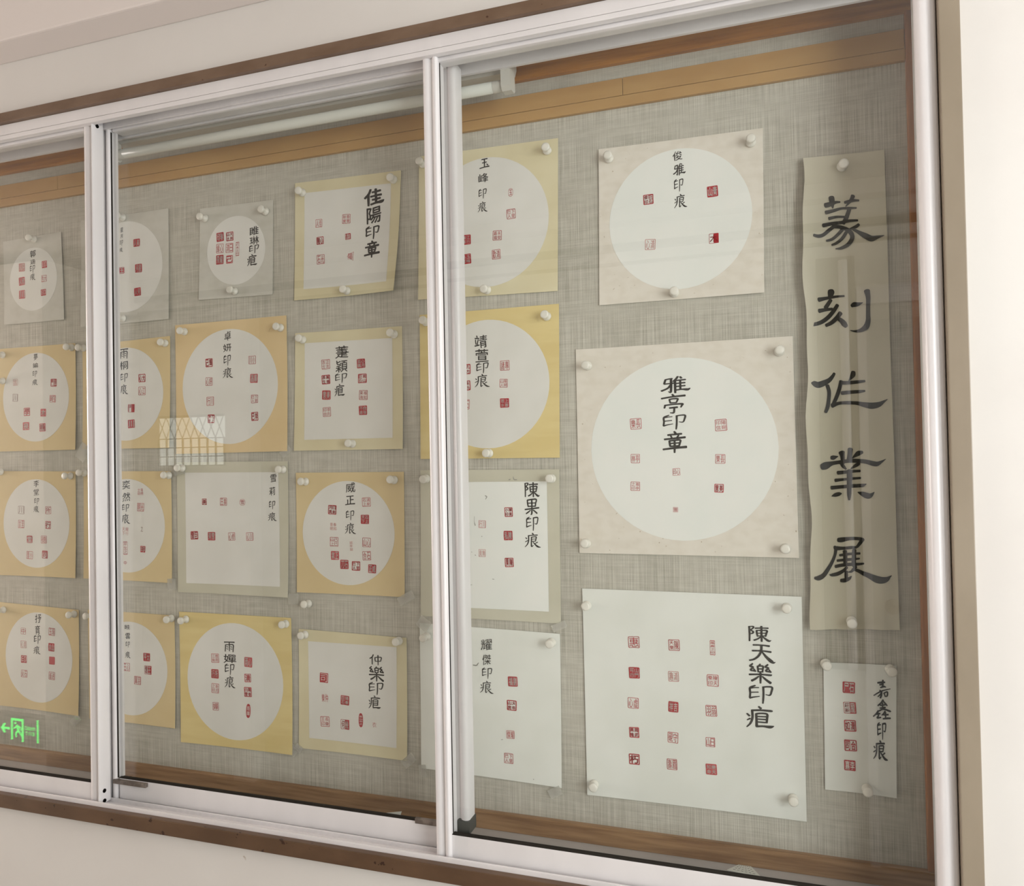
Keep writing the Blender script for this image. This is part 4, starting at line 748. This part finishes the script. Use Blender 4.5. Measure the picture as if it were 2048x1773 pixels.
# ------------------------------------------------------------------ strips of clear tape
tp = [((170, 905), (20, 34), -0.6, 'behind the left stile under the second card'), ((362, 940), (22, 20), 0.2, 'at the top left of the sage card with thin writing'), ((574, 903), (22, 16), 0.7, 'at the lower right corner of the peach tan card'),
      ((347, 1168), (16, 22), 0.1, 'under the third card behind the left stile'), ((590, 1198), (20, 22), 0.0, 'below the tan card crowded with seal prints, at its left'), ((815, 1196), (34, 18), 0.5, 'at the lower right of the tan card crowded with seal prints'),
      ((850, 1247), (24, 24), -0.6, 'below the sage card left of the middle stile'), ((1120, 1252), (30, 14), 0.4, 'at the lower right of the sage card, beside the largest cream card'), ((820, 1520), (28, 18), 0.7, 'at the lower right of the lowest pale yellow card'),
      ((848, 1540), (14, 24), 0.1, 'at the lower left of the plain white card behind the stile'), ((1112, 1583), (26, 18), 0.5, 'at the lower right of the plain white card behind the stile'), ((590, 1500), (16, 18), 0.8, 'at the lower right of the lowest golden card'),
      ((600, 1495), (14, 14), -0.6, 'at the lower left of the lowest pale yellow card'), ((155, 1440), (20, 16), 0.7, 'at the lower right of the lowest card at the far left')]
for (x, y), (w_, h_), a, lab in tp:
    cx, cz, ww, hh = cell(x, y, w_, h_); vs = []; nn = 4
    for lay in (0, 1):
        for j in range(nn+1):
            for i in range(nn+1):
                u, v = (i/nn-.5)*ww, (j/nn-.5)*hh; vs.append((cx+u*math.cos(a)-v*math.sin(a), -0.0062-0.0006*math.sin(i*2.1+j)+0.0003*lay, cz+u*math.sin(a)+v*math.cos(a)))
    K = 25; fs = []
    for j in range(nn):
        for i in range(nn): q = j*5+i; fs += [(q, q+1, q+6, q+5), (K+q, K+q+5, K+q+6, K+q+1)]
    o = mesh('clear_tape', vs, fs, M_tape, None, True, loc=(cx, -0.006, cz)); tag(o, 'crumpled clear tape '+lab, 'tape', 'bits of clear tape holding paper corners')
# ------------------------------------------------------------------ scraps on the ledge
def ledge_pt(px, py, z):
    d = fw + rt2*((px-PW/2)/FPX) - up2*((py-PH/2)/FPX); t = (z-CZ)/d.z; return Vector((d.x*t, -CD+d.y*t, z))
q = [ledge_pt(x, y, 0.8952) for x, y in ((1454, 1741), (1478, 1730), (1500, 1732), (1524, 1757))]
sc = empty('printed_scrap', tuple(q[0]), 'small torn white slip with printed lines lying on the ledge at the right', 'paper scrap')
n = len(q); vs = [v+Vector((0, 0, 0.0005)) for v in q]+[v-Vector((0, 0, 0.0005)) for v in q]
mesh('slip', vs, [(0, 1, 2, 3), (7, 6, 5, 4)]+[(i, (i+1) % 4, 4+(i+1) % 4, 4+i) for i in range(4)], P_white, sc)
mb = MB()
for k in range(4):
    a = q[0].lerp(q[1], 0.2+0.2*k); b = q[3].lerp(q[2], 0.2+0.2*k)
    for s in range(6):
        p0 = a.lerp(b, 0.12+s*0.13); p1 = a.lerp(b, 0.12+s*0.13+0.08); d = (q[1]-q[0]).normalized()*0.0012; up_ = Vector((0, 0, 0.0007))
        mb.add([p0+up_, p1+up_, p1+up_+d, p0+up_+d], [(0, 1, 2, 3)])
mb.build('printed_lines', M_ink, sc)
a = U(762, 1628, -0.09); b = U(803, 1624, -0.09); c3 = U(800, 1634, -0.09)
o = MB().add([a, b, c3, a+Vector((0, .001, 0)), b+Vector((0, .001, 0)), c3+Vector((0, .001, 0))], [(0, 1, 2), (5, 4, 3), (0, 3, 4, 1), (1, 4, 5, 2), (2, 5, 3, 0)]).build('torn_paper', P_white, loc=tuple(a))
tag(o, 'small torn white paper point standing behind the middle bottom rail', 'paper scrap')
# ------------------------------------------------------------------ things behind the camera, seen mirrored in the panes
GL = 0.1515
def V(px, py, Y):
    """point of the plane y = Y whose mirror image in the front panes appears at (px, py)"""
    q = U(px, py, -2*GL-Y); return Vector((q.x, Y, q.z))
es = empty('exit_sign', tuple(V(38, 1456, -1.655)), 'green lit exit sign with running man and arrow, seen mirrored in the left pane', 'sign')
M_grn = emis('sign_green', (40, 255, 100), 7.0); M_sgn = mat('sign_plate', (96, 88, 80), 0.4, 0.4)
a = V(-4, 1430, -1.64); b = V(84, 1490, -1.64); zc = (a.z+b.z)/2; hh = 0.075; x0, x1 = a.x, b.x
MB().box(x0, x1, -1.659, -1.64, zc-hh, zc+hh, 0.002).build('sign_plate', M_sgn, es)
W_ = x1-x0; SX = lambda t: x0+W_*t; SZ = lambda t: zc+hh*0.8*t; ys = -1.6385
mb = MB()
def q4(x_0, x_1, z_0, z_1): mb.add([(SX(x_0), ys, SZ(z_0)), (SX(x_1), ys, SZ(z_0)), (SX(x_1), ys, SZ(z_1)), (SX(x_0), ys, SZ(z_1))], [(0, 1, 2, 3)])
q4(0.31, 0.35, -0.85, 0.85); q4(0.555, 0.595, -0.95, 0.85); q4(0.31, 0.595, 0.66, 0.85)
mb.build('door_symbol', M_grn, es)
mb = MB(); q4(0.11, 0.28, -0.09, 0.09); mb.add([(SX(0.07), ys, SZ(0)), (SX(0.15), ys, SZ(0.40)), (SX(0.19), ys, SZ(0.34)), (SX(0.135), ys, SZ(0)), (SX(0.19), ys, SZ(-0.34)), (SX(0.15), ys, SZ(-0.40))], [(0, 1, 2, 3), (0, 3, 4, 5)])
mb.build('arrow', M_grn, es)
mb = MB(); Kk = 12
mb.add([(SX(0.41)+0.006*math.cos(2*math.pi*k/Kk), ys, SZ(0.48)+0.006*math.sin(2*math.pi*k/Kk)) for k in range(Kk)], [tuple(range(Kk))])
for s_ in ([(0.47, 0.30, 14), (0.50, 0.0, 14), (0.50, -0.15, 12)], [(0.50, -0.1, 10), (0.45, -0.35, 9), (0.46, -0.62, 8)], [(0.50, -0.1, 10), (0.56, -0.35, 9), (0.60, -0.60, 8)], [(0.47, 0.25, 7), (0.41, 0.05, 7)], [(0.48, 0.28, 7), (0.55, 0.15, 7), (0.57, -0.05, 6)]):
    vs, fs = stroke_mesh([(SX(p[0]-0.03)*1000, SZ(p[1])*1000, p[2]) for p in s_]); mb.add([(x/1000, ys, z/1000) for x, z in vs], fs)
mb.build('running_man', M_grn, es)
mb = MB()
for i, ch in enumerate('安全出口'):      # the sign faces the case, so its left is larger x
    g, gf = glyph(ch, 0.02); xr = 0.85-0.058*i
    mb.add([(SX(xr-0.050*x), ys, SZ(0.02+0.32*y)) for x, y in g], gf)
for i, ch in enumerate('EXIT'):
    g, gf = glyph(ch, 0.02); xr = 0.84-0.052*i
    mb.add([(SX(xr-(0.042 if ch != 'I' else 0.012)*x-(0.012 if ch == 'I' else 0)), ys, SZ(-0.38+0.28*y)) for x, y in g], gf)
mb.build('lettering', M_grn, es)
mb = MB(); q4(0.895, 0.93, -0.9, 0.9); mb.build('light_bar', M_grn, es)
# lattice vent in the far wall
a = V(300, 835, -2.19); b = V(432, 835, -2.19); c3 = V(365, 932, -2.19)
lx0, lx1, lz1, lz0 = a.x, b.x, V(365, 832, -2.19).z, c3.z
win = empty('window_2', ((lx0+lx1)/2, -2.195, lz0), kind='structure')
mesh('lit_pane', [(lx0, -2.198, lz0), (lx1, -2.198, lz0), (lx1, -2.198, lz1), (lx0, -2.198, lz1)], [(0, 1, 2, 3)], emis('daylit_pane', (235, 238, 228), 2.4), win)
mb = MB(); nb = 8; dx = (lx1-lx0)/nb; zm = lz0+(lz1-lz0)*0.55
for i in range(nb+1):
    x = lx0+i*dx; mb.box(x-0.0028, x+0.0028, -2.196, -2.186, lz0, zm)
    for sg in (-1, 1):
        for zz in (0, 1):
            z0_ = zm+(lz1-zm)*0.5*zz; z1_ = zm+(lz1-zm)*0.5*(zz+1); e_ = sg*dx/2*(1 if zz == 0 else 1)
            xa = x if zz == 0 else x+e_; xb = x+e_ if zz == 0 else x
            if min(xa, xb) < lx0-0.001 or max(xa, xb) > lx1+0.001: continue
            mb.add([(xa-0.003, -2.188, z0_), (xa+0.003, -2.188, z0_), (xb+0.003, -2.188, z1_), (xb-0.003, -2.188, z1_)], [(0, 1, 2, 3)])
for k in range(4):
    z = lz0+(zm-lz0)*k/3.0; mb.box(lx0, lx1, -2.197, -2.187, z-0.0025, z+0.0025)
mb.box(lx0, lx1, -2.197, -2.187, lz1-0.006, lz1+0.006)
mb.build('lattice', mat('lattice_paint', (120, 112, 96), 0.6), win)
# door frame behind the camera, and the window that lights the corridor
dr = empty('door_1', (0.62, -2.19, 0), kind='structure')
MB().box(0.36, 1.10, -2.1998, -2.17, 0.005, 2.12, 0.002).build('door_leaf', mat('door_paint', (176, 176, 174), 0.5), dr)
MB().box(0.3275, 0.36, -2.1998, -2.16, 0.005, 2.18, 0.003).build('door_frame', M_alu, dr)
MB().box(1.10, 1.17, -2.1998, -2.15, 0.005, 2.18, 0.003).build('door_frame', M_alu, dr)
MB().box(0.3275, 1.17, -2.1998, -2.15, 2.18, 2.25, 0.003).build('door_lintel', M_alu, dr)
MB().lathe([(0.01, 0), (0.01, 0.05), (0.028, 0.055), (0.028, 0.075), (0.012, 0.08)], (0.42, -2.17, 1.02), (0, 1, 0), 16).build('door_handle', M_steel, dr)
MB().box(0.185, 0.327, -2.1998, -2.185, 0.75, 2.38, 0.002).build('trim_10', mat('olive_panel', (120, 112, 92), 0.5)).__setitem__('kind', 'structure')
MB().lathe([(0.017, 0), (0.017, 1.6)], (0.282, -2.165, 0.76), (0, 0, 1), 16).build('trim_11', M_alu).__setitem__('kind', 'structure')
wn = empty('window_1', (2.15, -2.19, 0.95), kind='structure')
mb = MB()
for x in (1.28, 3.02): mb.box(x-0.03, x+0.03, -2.1998, -2.175, 0.96, 2.54, 0.002)
for z in (0.98, 2.52): mb.box(1.25, 3.05, -2.1998, -2.175, z-0.025, z+0.025, 0.002)
mb.build('window_frame', M_alu, wn)
for nm, xe in (('fill_window_3', XR-0.0005), ('fill_window_4', XL+0.0005)):  # unseen end windows, added to go with the two fill lights
    wn = empty(nm, (xe, -1.2, 0.95), kind='structure'); sg = -1 if xe > 0 else 1; mb = MB()
    for y_ in (-1.99, -0.41): mb.box(min(xe, xe+sg*0.02), max(xe, xe+sg*0.02), y_-0.03, y_+0.03, 0.93, 2.58, 0.002)
    for z_ in (0.95, 2.56): mb.box(min(xe, xe+sg*0.02), max(xe, xe+sg*0.02), -2.0, -0.4, z_-0.025, z_+0.025, 0.002)
    mb.build('window_frame', M_alu, wn)
